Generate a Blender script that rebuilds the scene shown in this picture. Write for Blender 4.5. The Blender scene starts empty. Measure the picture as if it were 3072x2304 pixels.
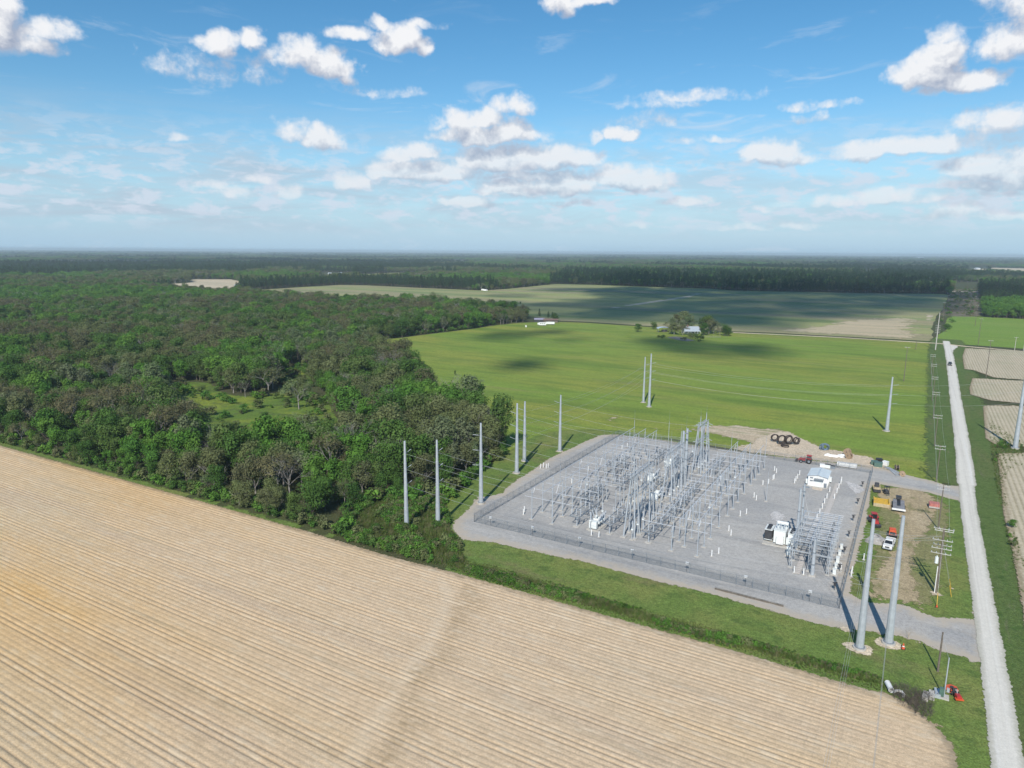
import bpy, bmesh, math, random
import numpy as np
from mathutils import Vector, Matrix, Euler
from mathutils.geometry import delaunay_2d_cdt
R = math.radians
random.seed(7); rng = np.random.default_rng(7)
sc = bpy.context.scene
# ------------------------------------------------------------------ camera
# world axes: +Y runs along the gravel road away from the camera, +X to its right; metres
CAMZ = 65.0; FPX = 2080.0
PITCH = math.atan(397 / FPX); ROLL = R(.39); HEAD = R(30.3)
X0 = np.array([math.cos(HEAD), math.sin(HEAD), 0.0])
FH = np.array([-math.sin(HEAD), math.cos(HEAD), 0.0])
FW = FH * math.cos(PITCH) + np.array([0, 0, -math.sin(PITCH)])
Y0 = np.cross(X0, FW)
XC = math.cos(ROLL) * X0 + math.sin(ROLL) * Y0
YC = -math.sin(ROLL) * X0 + math.cos(ROLL) * Y0
CAM = np.array([0, 0, CAMZ])
cam = bpy.data.cameras.new('camera'); camo = bpy.data.objects.new('camera', cam); sc.collection.objects.link(camo)
cam.sensor_fit = 'HORIZONTAL'; cam.sensor_width = 36; cam.lens = FPX / 3072 * 36
cam.clip_start = .5; cam.clip_end = 90000
M = Matrix.Identity(4)
for i in range(3):
    M[i][0] = XC[i]; M[i][1] = YC[i]; M[i][2] = -FW[i]; M[i][3] = CAM[i]
camo.matrix_world = M
sc.camera = camo
sc.render.resolution_x = 1024; sc.render.resolution_y = 768
# ------------------------------------------------------------------ light, sky
SUN_EL = R(40); SUN_TRAVEL = np.array([-math.sin(R(14.1)), math.cos(R(14.1))])   # horizontal travel of the light
L = np.array([SUN_TRAVEL[0] * math.cos(SUN_EL), SUN_TRAVEL[1] * math.cos(SUN_EL), -math.sin(SUN_EL)])
sl = bpy.data.lights.new('sun', 'SUN'); sl.energy = 3.9; sl.angle = R(.53); sl.color = (1, .955, .88)
so = bpy.data.objects.new('sun', sl); sc.collection.objects.link(so)
so.rotation_mode = 'QUATERNION'; so.rotation_quaternion = Vector(L).to_track_quat('-Z', 'Y')
sc.view_settings.view_transform = 'Standard'; sc.view_settings.look = 'None'
sc.view_settings.gamma = 1; sc.view_settings.exposure = 0.35; sc.view_settings.use_curve_mapping = False
sc.cycles.max_bounces = 5; sc.cycles.diffuse_bounces = 2; sc.cycles.glossy_bounces = 2
sc.cycles.transparent_max_bounces = 10; sc.cycles.volume_bounces = 0; sc.cycles.transmission_bounces = 2
sc.cycles.use_denoising = True; sc.cycles.denoiser = 'OPENIMAGEDENOISE'; sc.cycles.denoising_input_passes = 'RGB_ALBEDO_NORMAL'; sc.cycles.denoising_prefilter = 'ACCURATE'
sc.cycles.caustics_reflective = False; sc.cycles.caustics_refractive = False

def at(px, py, z=0.0):
    """where the ray through a point of the 3072 x 2304 photograph meets height z"""
    d = XC * (px - 1536) + YC * (1152 - py) + FW * FPX
    t = (z - CAMZ) / d[2]
    return CAM + t * d
def g2(p): q = at(p[0], p[1]); return (float(q[0]), float(q[1]))
def P(*pts): return [g2(p) for p in pts]
def proj(p):
    q = np.asarray(p, float) - CAM; zz = q @ FW
    return 1536 + FPX * (q @ XC) / zz, 1152 - FPX * (q @ YC) / zz, zz
def height_of(bx, by, ty):
    b = at(bx, by); lo, hi = 0, 60
    for _ in range(40):
        m = (lo + hi) / 2
        if proj((b[0], b[1], m))[1] > ty: lo = m
        else: hi = m
    return lo

# ---- node helper
class NT:
    def __init__(s, tree): s.t = tree; s.n = tree.nodes; s.l = tree.links
    def node(s, typ, **kw):
        n = s.n.new(typ)
        for k, v in kw.items(): setattr(n, k, v)
        return n
    def put(s, sock, v):
        if isinstance(v, bpy.types.NodeSocket): s.l.new(v, sock)
        elif v is not None:
            if isinstance(v, (tuple, list)) and len(v) == 3 and sock.type == 'RGBA': v = (*v, 1)
            sock.default_value = v
    def math(s, op, a, b=None, c=None, clamp=False):
        n = s.node('ShaderNodeMath', operation=op); n.use_clamp = clamp
        s.put(n.inputs[0], a)
        if b is not None: s.put(n.inputs[1], b)
        if c is not None: s.put(n.inputs[2], c)
        return n.outputs[0]
    def vec(s, op, a, b=None, out=0):
        n = s.node('ShaderNodeVectorMath', operation=op)
        s.put(n.inputs[0], a)
        if b is not None: s.put(n.inputs[1], b)
        return n.outputs[out]
    def noise(s, v, scale, detail=4, rough=.55, dist=0.0, lac=2.0):
        n = s.node('ShaderNodeTexNoise'); s.put(n.inputs['Vector'], v)
        n.inputs['Scale'].default_value = scale; n.inputs['Detail'].default_value = detail
        n.inputs['Roughness'].default_value = rough; n.inputs['Distortion'].default_value = dist
        n.inputs['Lacunarity'].default_value = lac
        return n.outputs['Fac']
    def ramp(s, v, lo, hi, a=0.0, b=1.0, smooth=False):
        n = s.node('ShaderNodeMapRange'); n.clamp = True
        if smooth: n.interpolation_type = 'SMOOTHSTEP'
        s.put(n.inputs['Value'], v); s.put(n.inputs['From Min'], lo); s.put(n.inputs['From Max'], hi)
        s.put(n.inputs['To Min'], a); s.put(n.inputs['To Max'], b)
        return n.outputs['Result']
    def mix(s, f, a, b, mode='MIX'):
        n = s.node('ShaderNodeMix', data_type='RGBA', blend_type=mode)
        s.put(n.inputs[0], f); s.put(n.inputs[6], a); s.put(n.inputs[7], b)
        return n.outputs[2]

# ------------------------------------------------------------------ world: Nishita sky with procedural clouds on the sky directions
W = bpy.data.worlds.new('World'); sc.world = W; W.use_nodes = True
wt = NT(W.node_tree); W.node_tree.nodes.clear()
sky = wt.node('ShaderNodeTexSky', sky_type='NISHITA'); sky.sun_disc = False
sky.sun_elevation = SUN_EL
sky.sun_rotation = math.atan2(-L[0], -L[1])
sky.altitude = 50; sky.air_density = 1.0; sky.dust_density = .15; sky.ozone_density = 3.0
SKYS = .085
tc = wt.node('ShaderNodeTexCoord')
D = wt.vec('NORMALIZE', tc.outputs['Generated'])
dx = wt.vec('DOT_PRODUCT', D, tuple(X0), out=1); dy = wt.vec('DOT_PRODUCT', D, tuple(FH), out=1)
sep = wt.node('ShaderNodeSeparateXYZ'); wt.put(sep.inputs[0], D)
az = wt.math('ARCTAN2', dx, dy); el = wt.math('ARCSINE', sep.outputs[2])
cmb = wt.node('ShaderNodeCombineXYZ'); wt.put(cmb.inputs[0], az); wt.put(cmb.inputs[1], el)
AE = cmb.outputs[0]
def azel(vx, vy):          # sky direction of a point of the photograph (in 2212 px wide view units)
    d = XC * (vx * 1.38879 - 1536) + YC * (1152 - vy * 1.38879) + FW * FPX
    d = d / np.linalg.norm(d)
    return math.atan2(d @ X0, d @ FH), math.asin(d[2])
CL = [  # x, y, half width, half height, strength (2212 px units)
 (5,60,46,66,1.1),(95,72,62,26,.8),(50,95,50,26,.7),
 (462,102,42,26,1.0),(498,96,30,20,.7),(549,88,30,24,.9),(420,150,70,30,.22),(510,155,90,26,.25),
 (655,125,56,36,.95),(715,150,58,34,1.0),(745,175,32,22,.6),(830,205,80,14,.25),
 (765,78,44,20,.9),(812,56,26,16,.75),(868,92,58,36,1.1),(905,112,30,18,.7),(905,56,48,12,.45),
 (1215,10,40,36,.9),(1265,0,62,22,.9),
 (397,303,30,14,.55),(640,286,32,28,.6),(690,303,48,32,1.1),
 (985,265,30,30,1.0),(1040,262,70,30,.85),(1105,232,46,26,.8),(1130,275,30,20,.6),(950,268,30,16,.5),(1060,295,120,30,1.05),
 (890,335,60,26,.95),(860,370,70,26,1.05),(960,375,90,26,1.0),(1080,350,110,34,1.1),(1200,345,100,32,1.05),(1150,380,110,18,.9),
 (1010,440,50,20,1.0),(1110,410,80,26,1.1),(1220,405,80,28,1.1),(1340,390,80,34,1.15),(1400,395,60,26,1.0),(1480,435,48,14,.75),
 (755,396,36,26,.95),(628,420,28,20,.6),(560,392,32,12,.55),(452,405,38,16,.6),(505,420,40,18,.45),
 (1290,295,28,13,.6),(1345,293,34,20,.9),(1420,225,80,14,.33),(1500,208,110,12,.4),(1400,265,60,18,.25),
 (1715,235,34,12,.4),(1800,232,44,8,.35),(1740,255,28,9,.35),(1560,305,30,7,.35),(1470,308,60,8,.25),
 (1670,335,62,26,1.05),(1720,345,44,18,.8),(1870,328,52,22,1.0),(1945,322,50,22,1.0),(2010,322,56,22,.9),
 (1990,165,62,34,1.15),(2025,140,50,38,1.15),(2085,180,66,24,1.0),(2030,95,26,28,.6),(2192,92,62,40,.9),(2140,10,22,44,.35),(2195,20,30,40,.55),
 (2155,270,66,34,.8),(2110,310,80,30,.35),(2110,370,56,32,1.05),(2190,372,60,44,1.05),(2150,400,90,16,.7),
 (1915,425,54,20,.95),(1820,435,40,15,.7),(1690,448,40,10,.45),(2060,462,52,18,.7),(2140,470,44,14,.6),(2190,472,50,14,.6),
 (1370,492,26,9,.5),(1620,492,60,10,.4),(1710,490,70,10,.45),(1230,440,60,12,.5),(2040,432,50,12,.5),(2170,415,40,12,.5)]
def cloud_field():
    g = bpy.data.node_groups.new('cloud_field', 'ShaderNodeTree')
    g.interface.new_socket('V', in_out='INPUT', socket_type='NodeSocketVector')
    g.interface.new_socket('F', in_out='OUTPUT', socket_type='NodeSocketFloat')
    t = NT(g); gi = t.node('NodeGroupInput'); go = t.node('NodeGroupOutput')
    V = gi.outputs[0]
    n1 = t.node('ShaderNodeTexNoise'); t.put(n1.inputs['Vector'], V); n1.inputs['Scale'].default_value = 26
    n1.inputs['Detail'].default_value = 3
    off = t.vec('MULTIPLY', t.vec('SUBTRACT', n1.outputs['Color'], (.5, .5, .5)), (.060, .026, 0))
    Vw = t.vec('ADD', V, off)
    sv = t.node('ShaderNodeSeparateXYZ'); t.put(sv.inputs[0], Vw)
    acc = -1.2
    for (x, y, rx, ry, s) in CL:
        a, e = azel(x, y)
        pk = t.node('ShaderNodeCombineXYZ'); t.put(pk.inputs[0], sv.outputs[0]); t.put(pk.inputs[1], sv.outputs[1]); t.put(pk.inputs[2], acc)
        q = t.vec('MULTIPLY', t.vec('SUBTRACT', pk.outputs[0], (a, e, 0)), (1498 / rx / 1.12, 1498 / ry / 1.12, 1))
        sx = t.node('ShaderNodeSeparateXYZ'); t.put(sx.inputs[0], q)
        yy = t.math('MULTIPLY_ADD', t.math('MINIMUM', sx.outputs[1], 0.0), .75, sx.outputs[1])   # flatter below
        d2 = t.math('MULTIPLY_ADD', sx.outputs[0], sx.outputs[0], t.math('MULTIPLY', yy, yy))
        f = t.math('MULTIPLY_ADD', d2, -s * 1.25, s * 1.25)
        acc = t.math('MAXIMUM', f, sx.outputs[2])
    nb = t.noise(V, 44, 8, .56, .25)
    nb2 = t.noise(V, 210, 5, .6)
    F = t.math('ADD', acc, t.math('ADD', t.math('MULTIPLY_ADD', nb, 1.9, -1.0), t.math('MULTIPLY_ADD', nb2, .5, -.25)))
    t.put(go.inputs[0], F)
    return g
cg = cloud_field()
def field(v):
    n = wt.node('ShaderNodeGroup'); n.node_tree = cg; wt.put(n.inputs[0], v); return n.outputs[0]
F0 = field(AE); F1 = field(wt.vec('ADD', AE, (-.006, .020, 0)))
dens = wt.ramp(F0, -.22, .90, 0, 1, True)
shade = wt.math('SUBTRACT', F0, F1)
shade = wt.ramp(shade, -.50, .70, 0, 1, False)
core = wt.ramp(F0, .1, 1.2, 0, 1, True)
ccol = wt.mix(shade, (.27, .31, .41), (.74, .74, .75))
ccol = wt.mix(wt.math('MULTIPLY', wt.ramp(F0, 1.0, .1), .35), ccol, (.62, .66, .72))
# thin veils and the hazy far cloud bank near the horizon
stretch = wt.vec('MULTIPLY', AE, (5.0, 34.0, 0))
veil = wt.noise(stretch, 1.0, 7, .62, .6)
veilh = wt.math('MULTIPLY', wt.ramp(el, .005, .05, 0, 1, True), wt.ramp(el, .20, .10, 0.0, 1, True))
side = wt.ramp(az, .55, -.45, .45, 1.0)
veila = wt.math('MULTIPLY', wt.math('MULTIPLY', wt.ramp(veil, .38, .66, 0, .80, True), veilh), side)
stretch2 = wt.vec('MULTIPLY', wt.vec('ADD', AE, (3.1, 1.7, 0)), (7.0, 30.0, 0))
wisp = wt.noise(stretch2, 1.0, 8, .65, .9)
wispa = wt.math('MULTIPLY', wt.ramp(wisp, .54, .74, 0, .5, True), wt.ramp(el, .36, .16, 0, 1, True))
lowc = wt.noise(wt.vec('MULTIPLY', AE, (26.0, 70.0, 0)), 1.0, 6, .6, .3)
lowa = wt.math('MULTIPLY', wt.ramp(lowc, .47, .62, 0, .75, True), wt.math('MULTIPLY', wt.ramp(el, .02, .05), wt.ramp(el, .17, .09)))
hsv = wt.node('ShaderNodeHueSaturation'); hsv.inputs['Saturation'].default_value = 1.27; hsv.inputs['Hue'].default_value = .492
hsv.inputs['Value'].default_value = 1.13; wt.put(hsv.inputs['Color'], sky.outputs[0])
def bgs(col, st):
    n = wt.node('ShaderNodeBackground'); wt.put(n.inputs[0], col); n.inputs[1].default_value = st; return n.outputs[0]
def mixs(f, a, b):
    n = wt.node('ShaderNodeMixShader'); wt.put(n.inputs[0], f); wt.l.new(a, n.inputs[1]); wt.l.new(b, n.inputs[2]); return n.outputs[0]
hz = wt.ramp(el, .30, .05, 0, 1, True)
ccol = wt.mix(wt.math('MULTIPLY', hz, .30), ccol, (.44, .52, .60))
dens = wt.math('MULTIPLY', dens, wt.ramp(el, .02, .16, .55, .97))
c = bgs(hsv.outputs[0], SKYS)
c = mixs(wt.ramp(el, .19, -.02, 0, .93, True), c, bgs((.285, .455, .62), 1.0))
c = mixs(veila, c, bgs((.37, .45, .54), 1.0))
c = mixs(wispa, c, bgs((.52, .59, .68), 1.0))
c = mixs(lowa, c, bgs((.52, .58, .67), 1.0))
c = mixs(dens, c, bgs(ccol, 1.0))
wo = wt.node('ShaderNodeOutputWorld'); wt.l.new(c, wo.inputs[0])
W.cycles.sampling_method = 'NONE'
# ------------------------------------------------------------------ materials
MATS = {}
def newmat(name):
    m = bpy.data.materials.new(name); m.use_nodes = True; t = NT(m.node_tree); m.node_tree.nodes.clear()
    out = t.node('ShaderNodeOutputMaterial'); MATS[name] = m
    return m, t, out
def principled(t, col, rough=.6, metal=0.0, spec=.5, normal=None):
    b = t.node('ShaderNodeBsdfPrincipled'); t.put(b.inputs['Base Color'], col)
    t.put(b.inputs['Roughness'], rough); t.put(b.inputs['Metallic'], metal); b.inputs['Specular IOR Level'].default_value = spec
    if normal is not None: t.l.new(normal, b.inputs['Normal'])
    return b.outputs[0]
def mat(name, col, rough=.55, metal=0.0, var=.12, scale=1.5, dirt=None, spec=.5):
    """paint, metal, concrete: base colour with grime noise in object space"""
    m, t, out = newmat(name)
    g = t.node('ShaderNodeTexCoord'); v = g.outputs['Object']
    n = t.noise(v, scale, 5, .6)
    dk = tuple(c * (1 - var * 2) for c in col); lt = tuple(min(1, c * (1 + var)) for c in col)
    c = t.mix(t.ramp(n, .3, .7), dk, lt)
    if dirt: c = t.mix(t.ramp(t.noise(v, scale * .6, 6, .7), .5, .72, 0, .8), c, dirt)
    t.l.new(principled(t, c, rough, metal, spec), out.inputs[0])
    return m
def gmat(name, base, layers, rough=.97, bump=None, edge=None, dissolve=0.0, dscale=.8, speck=None, fine=1.0):
    """ground: layers = (colour, scale, lo, hi, stretch, amount); edge = (colour, width, noise amplitude)"""
    m, t, out = newmat(name)
    geo = t.node('ShaderNodeNewGeometry'); v = geo.outputs['Position']
    c = base
    for k, ly in enumerate(layers):
        col, scl, lo, hi, st, amt = ly
        vv = t.vec('MULTIPLY', t.vec('ADD', v, (17.3 * k, 9.1 * k, 0)), (st[0], st[1], 1))
        n = t.noise(vv, scl, 5, .6, .2)
        f = t.ramp(n, lo, hi, 0, amt, True)
        c = t.mix(f, c, col)
    # fine value variation at three scales
    for scl, a in ((.35, .10 * fine), (1.3, .26 * fine), (4.2, .42 * fine)):
        n = t.noise(v, scl, 3, .6); k = t.ramp(n, .25, .75, 1 - a, 1 + a)
        cc = t.node('ShaderNodeCombineXYZ'); [t.put(cc.inputs[i], k) for i in range(3)]
        c = t.mix(1.0, c, cc.outputs[0], 'MULTIPLY')
    if speck:
        scol, sscl, th = speck
        n = t.noise(v, sscl, 2, .5); c = t.mix(t.ramp(n, th, th + .05, 0, .8), c, scol)
    e = None
    if edge or dissolve:
        a = t.node('ShaderNodeAttribute', attribute_name='edge'); e = a.outputs['Fac']
    if edge:
        ec, wid, amp = edge
        n = t.noise(v, 2.2 / max(wid, .5), 6, .65)
        f = t.math('ADD', e, t.math('MULTIPLY_ADD', n, amp * 2, -amp))
        c = t.mix(t.ramp(f, wid * .15, wid, 1, 0, True), c, ec)
    nrm = None
    if bump:
        n = t.noise(v, bump[0], 5, .7)
        b = t.node('ShaderNodeBump'); b.inputs['Strength'].default_value = bump[1]; b.inputs['Distance'].default_value = bump[2]
        t.put(b.inputs['Height'], n); nrm = b.outputs[0]
    sh = principled(t, c, rough, 0, .15, nrm)
    if dissolve:
        n = t.noise(v, dscale, 7, .72)
        f = t.math('DIVIDE', e, dissolve)
        n2 = t.ramp(n, .30, .70)
        f = t.ramp(t.math('SUBTRACT', f, n2), -.06, .06)
        tr = t.node('ShaderNodeBsdfTransparent'); mx = t.node('ShaderNodeMixShader')
        t.put(mx.inputs[0], f); t.l.new(tr.outputs[0], mx.inputs[1]); t.l.new(sh, mx.inputs[2]); sh = mx.outputs[0]
    t.l.new(sh, out.inputs[0])
    return m
def leafmat(name, c1, c2, c3=None, trans=.25, sat=1.0):
    """foliage: colour varies per plant (object random) and through the crown (noise)"""
    m, t, out = newmat(name)
    oi = t.node('ShaderNodeObjectInfo'); r = oi.outputs['Random']
    geo = t.node('ShaderNodeNewGeometry')
    c = t.mix(r, c1, c2)
    if c3: c = t.mix(t.ramp(t.math('FRACT', t.math('MULTIPLY', r, 7.13)), .55, .95, 0, .8), c, c3)
    n = t.noise(geo.outputs['Position'], .55, 4, .6)
    k = t.ramp(n, .28, .72, .62, 1.42)
    cc = t.node('ShaderNodeCombineXYZ'); [t.put(cc.inputs[i], k) for i in range(3)]
    c = t.mix(1.0, c, cc.outputs[0], 'MULTIPLY')
    d = t.node('ShaderNodeBsdfDiffuse'); t.put(d.inputs[0], c)
    tl = t.node('ShaderNodeBsdfTranslucent'); t.put(tl.inputs[0], c)
    mx = t.node('ShaderNodeMixShader'); mx.inputs[0].default_value = trans
    t.l.new(d.outputs[0], mx.inputs[1]); t.l.new(tl.outputs[0], mx.inputs[2])
    t.l.new(mx.outputs[0], out.inputs[0])
    return m
galv = mat('galvanised_steel', (.47, .505, .535), .45, .25, .08, .9, (.36, .39, .43))
galvd = mat('dull_steel', (.26, .29, .32), .5, .3, .1, 1.2)
alum = mat('aluminium_bus', (.60, .62, .65), .35, .3, .05, 1.0)
conc = mat('concrete', (.47, .45, .41), .85, 0, .10, 2.0, (.36, .32, .27))
porc = mat('grey_porcelain', (.45, .48, .51), .3, 0, .06, 3)
whitep = mat('white_paint', (.78, .78, .76), .45, 0, .05, 1.5, (.6, .57, .52))
cabin = mat('pale_equipment_paint', (.72, .75, .73), .4, 0, .05, 1.2)
roofm = mat('white_roof_metal', (.48, .54, .58), .4, .1, .05, .7)
blackp = mat('black_plastic', (.028, .025, .024), .5, 0, .2, 2)
rubber = mat('tyre_rubber', (.022, .021, .020), .85, 0, .15, 4, (.09, .075, .06))
glassd = mat('dark_glass', (.02, .025, .03), .08, 0, .1, 1)
orange = mat('orange_paint', (.62, .10, .03), .45, 0, .1, 2)
redp = mat('red_paint', (.42, .035, .03), .45, 0, .12, 2)
faded = mat('faded_red_paint', (.50, .18, .15), .6, 0, .15, 2)
yellowp = mat('yellow_paint', (.62, .38, .04), .5, 0, .14, 2, (.3, .2, .08))
tanp = mat('tan_paint', (.50, .40, .25), .6, 0, .15, 2)
greyb = mat('grey_board', (.22, .22, .23), .8, 0, .15, .8)
wood = mat('weathered_wood', (.17, .14, .11), .9, 0, .18, 3)
woodl = mat('reel_wood', (.36, .26, .17), .85, 0, .2, 3)
darkst = mat('dark_iron', (.06, .06, .065), .6, .2, .2, 2)
greenp = mat('green_equipment_paint', (.09, .16, .13), .5, 0, .12, 1.5)
tarpm = mat('grey_tarpaulin', (.36, .34, .32), .8, 0, .22, 1.3, (.2, .18, .16))
bluem = mat('blue_grey_pipe', (.13, .19, .25), .5, 0, .2, 1.6)
pipeb = mat('black_pipe', (.045, .032, .027), .6, 0, .2, 2)
wirem = mat('conductor_metal', (.60, .60, .58), .4, .3, .05, 1)
rust = mat('rusty_roof', (.20, .12, .10), .8, 0, .2, .5)
barnw = mat('barn_siding', (.60, .60, .58), .7, 0, .12, .4)
bark = mat('bark', (.13, .105, .085), .95, 0, .2, 3)
barkg = mat('pale_bark', (.30, .275, .25), .95, 0, .18, 3)
m_, t_, o_ = newmat('chain_link')
gg = t_.node('ShaderNodeTexCoord')
nn = t_.noise(gg.outputs['Object'], 9, 1, .5)
tr_ = t_.node('ShaderNodeBsdfTransparent'); mx_ = t_.node('ShaderNodeMixShader')
sx_ = t_.node('ShaderNodeSeparateXYZ'); t_.put(sx_.inputs[0], gg.outputs['Object'])
ua_ = t_.math('ADD', t_.math('ADD', sx_.outputs[0], sx_.outputs[1]), sx_.outputs[2]); ub_ = t_.math('SUBTRACT', t_.math('ADD', sx_.outputs[0], sx_.outputs[1]), sx_.outputs[2])
fa_ = t_.math('FRACT', t_.math('MULTIPLY', ua_, 9.0)); fb_ = t_.math('FRACT', t_.math('MULTIPLY', ub_, 9.0))
wi_ = t_.math('MAXIMUM', t_.math('LESS_THAN', fa_, .13), t_.math('LESS_THAN', fb_, .13))
t_.put(mx_.inputs[0], wi_); t_.l.new(tr_.outputs[0], mx_.inputs[1]); t_.l.new(principled(t_, (.16, .18, .19), .5, .3), mx_.inputs[2])
t_.l.new(mx_.outputs[0], o_.inputs[0])
LEAF = {'dark': leafmat('dark_leaves', (0.059, 0.122, 0.028), (0.094, 0.173, 0.039), (0.117, 0.157, 0.051)),
        'bright': leafmat('bright_leaves', (0.090, 0.203, 0.033), (0.135, 0.247, 0.045), (0.068, 0.165, 0.033)),
        'olive': leafmat('olive_leaves', (0.127, 0.157, 0.058), (0.166, 0.187, 0.083), (0.113, 0.113, 0.060)),
        'brown': leafmat('budding_brown_leaves', (.140, .140, .066), (.170, .152, .078), (.110, .155, .055)),
        'grey': leafmat('grey_green_leaves', (.150, .190, .090), (.130, .180, .080), (.150, .165, .095)),
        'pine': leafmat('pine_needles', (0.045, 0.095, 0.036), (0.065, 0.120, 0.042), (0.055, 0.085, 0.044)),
        'pale': leafmat('pale_spring_leaves', (0.158, 0.198, 0.086), (0.191, 0.218, 0.112), (0.132, 0.185, 0.066)),
        'tuft': leafmat('tall_grass_blades', (0.093, 0.152, 0.034), (0.139, 0.166, 0.055), (0.225, 0.205, 0.113))}

# ------------------------------------------------------------------ mesh builder
class MB:
    def __init__(s): s.v = []; s.f = []; s.m = []; s.sm = []
    def add(s, vs, fs, mi=0, smooth=False):
        b = len(s.v); s.v += [tuple(map(float, v)) for v in vs]
        s.f += [tuple(i + b for i in f) for f in fs]; s.m += [mi] * len(fs); s.sm += [smooth] * len(fs); return s
    def box(s, c, d, rz=0.0, mi=0, rx=0.0, taper=1.0):
        x, y, z = [k / 2 for k in d]
        vs = [Vector((sx * x * (taper if sz > 0 else 1), sy * y * (taper if sz > 0 else 1), sz * z)) for sz in (-1, 1) for sx, sy in ((-1, -1), (1, -1), (1, 1), (-1, 1))]
        m = Matrix.Rotation(rz, 3, 'Z') @ Matrix.Rotation(rx, 3, 'X')
        vs = [m @ v + Vector(c) for v in vs]
        return s.add(vs, [(3, 2, 1, 0), (4, 5, 6, 7), (0, 1, 5, 4), (1, 2, 6, 5), (2, 3, 7, 6), (3, 0, 4, 7)], mi)
    def tube(s, p0, p1, r0, r1=None, n=6, mi=0, caps=True, smooth=True):
        r1 = r0 if r1 is None else r1
        p0 = Vector(p0); p1 = Vector(p1); d = (p1 - p0)
        if d.length < 1e-6: return s
        d.normalize(); a = d.orthogonal().normalized(); b = d.cross(a)
        vs = []
        for p, r in ((p0, r0), (p1, r1)):
            for k in range(n):
                t = 2 * math.pi * k / n; vs.append(p + (a * math.cos(t) + b * math.sin(t)) * r)
        fs = [(k, (k + 1) % n, n + (k + 1) % n, n + k) for k in range(n)]
        s.add(vs, fs, mi, smooth)
        if caps:
            s.add(vs, [tuple(range(n - 1, -1, -1)), tuple(range(n, 2 * n))], mi)
        return s
    def path(s, pts, rs, n=5, mi=0):
        for i in range(len(pts) - 1):
            r0 = rs[i] if isinstance(rs, (list, tuple)) else rs; r1 = rs[i + 1] if isinstance(rs, (list, tuple)) else rs
            s.tube(pts[i], pts[i + 1], r0, r1, n, mi, i in (0, len(pts) - 2))
        return s
    def beam(s, p0, p1, w, h=None, mi=0):
        h = h or w; p0 = Vector(p0); p1 = Vector(p1); d = p1 - p0; ln = d.length
        if ln < 1e-6: return s
        d.normalize(); up = Vector((0, 0, 1)) if abs(d.z) < .95 else Vector((0, 1, 0))
        a = d.cross(up).normalized() * w / 2; b = a.normalized().cross(d).normalized() * h / 2
        vs = [p + sa * a + sb * b for p in (p0, p1) for sa, sb in ((-1, -1), (1, -1), (1, 1), (-1, 1))]
        return s.add(vs, [(3, 2, 1, 0), (4, 5, 6, 7), (0, 1, 5, 4), (1, 2, 6, 5), (2, 3, 7, 6), (3, 0, 4, 7)], mi)
    def torus(s, c, R0, r, nx=20, nt=6, axis='Z', mi=0, tilt=None):
        vs = []; m = tilt or Matrix.Identity(3)
        for i in range(nx):
            a = 2 * math.pi * i / nx
            for j in range(nt):
                b = 2 * math.pi * j / nt; q = R0 + r * math.cos(b)
                v = Vector((q * math.cos(a), q * math.sin(a), r * math.sin(b)))
                vs.append(m @ v + Vector(c))
        fs = [(i * nt + j, ((i + 1) % nx) * nt + j, ((i + 1) % nx) * nt + (j + 1) % nt, i * nt + (j + 1) % nt) for i in range(nx) for j in range(nt)]
        return s.add(vs, fs, mi, True)
    def lathe(s, base, prof, n=10, mi=0, axis=None):
        """prof: (radius, height) pairs up from base"""
        ax = Vector(axis or (0, 0, 1)).normalized(); a = ax.orthogonal().normalized(); b = ax.cross(a); base = Vector(base)
        vs = [base + ax * h + (a * math.cos(2 * math.pi * k / n) + b * math.sin(2 * math.pi * k / n)) * r for r, h in prof for k in range(n)]
        fs = [(i * n + k, i * n + (k + 1) % n, (i + 1) * n + (k + 1) % n, (i + 1) * n + k) for i in range(len(prof) - 1) for k in range(n)]
        fs += [tuple(range(n - 1, -1, -1)), tuple((len(prof) - 1) * n + k for k in range(n))]
        return s.add(vs, fs, mi, False)
    def insul(s, p, ln, r=.11, axis=None, sheds=6, mi=0, n=8):
        pr = []
        for i in range(sheds):
            h = ln * i / sheds; pr += [(r * .45, h), (r, h + ln / sheds * .35), (r * .45, h + ln / sheds * .7)]
        pr.append((r * .5, ln)); return s.lathe(p, pr, n, mi, axis)
    def prism(s, pts, z0, z1, mi=0):
        n = len(pts); vs = [(x, y, z0) for x, y in pts] + [(x, y, z1) for x, y in pts]
        return s.add(vs, [tuple(range(n - 1, -1, -1)), tuple(range(n, 2 * n))] + [(i, (i + 1) % n, n + (i + 1) % n, n + i) for i in range(n)], mi)
    def mesh(s, name, mats):
        me = bpy.data.meshes.new(name); me.from_pydata(s.v, [], s.f)
        for m in (mats if isinstance(mats, (list, tuple)) else [mats]): me.materials.append(m)
        me.polygons.foreach_set('material_index', s.m); me.polygons.foreach_set('use_smooth', s.sm); me.update()
        return me
    def build(s, name, mats, parent=None, loc=(0, 0, 0), rz=0.0):
        o = bpy.data.objects.new(name, s.mesh(name, mats)); sc.collection.objects.link(o)
        o.location = loc; o.rotation_euler = (0, 0, rz)
        if parent: o.parent = parent
        return o
def tag(o, label=None, cat=None, group=None, kind=None):
    if label: o['label'] = label
    if cat: o['category'] = cat
    if group: o['group'] = group
    if kind: o['kind'] = kind
    return o
def thing(name, label, cat, loc=(0, 0, 0), rz=0.0, group=None):
    o = bpy.data.objects.new(name, None); sc.collection.objects.link(o); o.empty_display_size = .5
    o.location = loc; o.rotation_euler = (0, 0, rz); return tag(o, label, cat, group)
KIDS = {}
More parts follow.
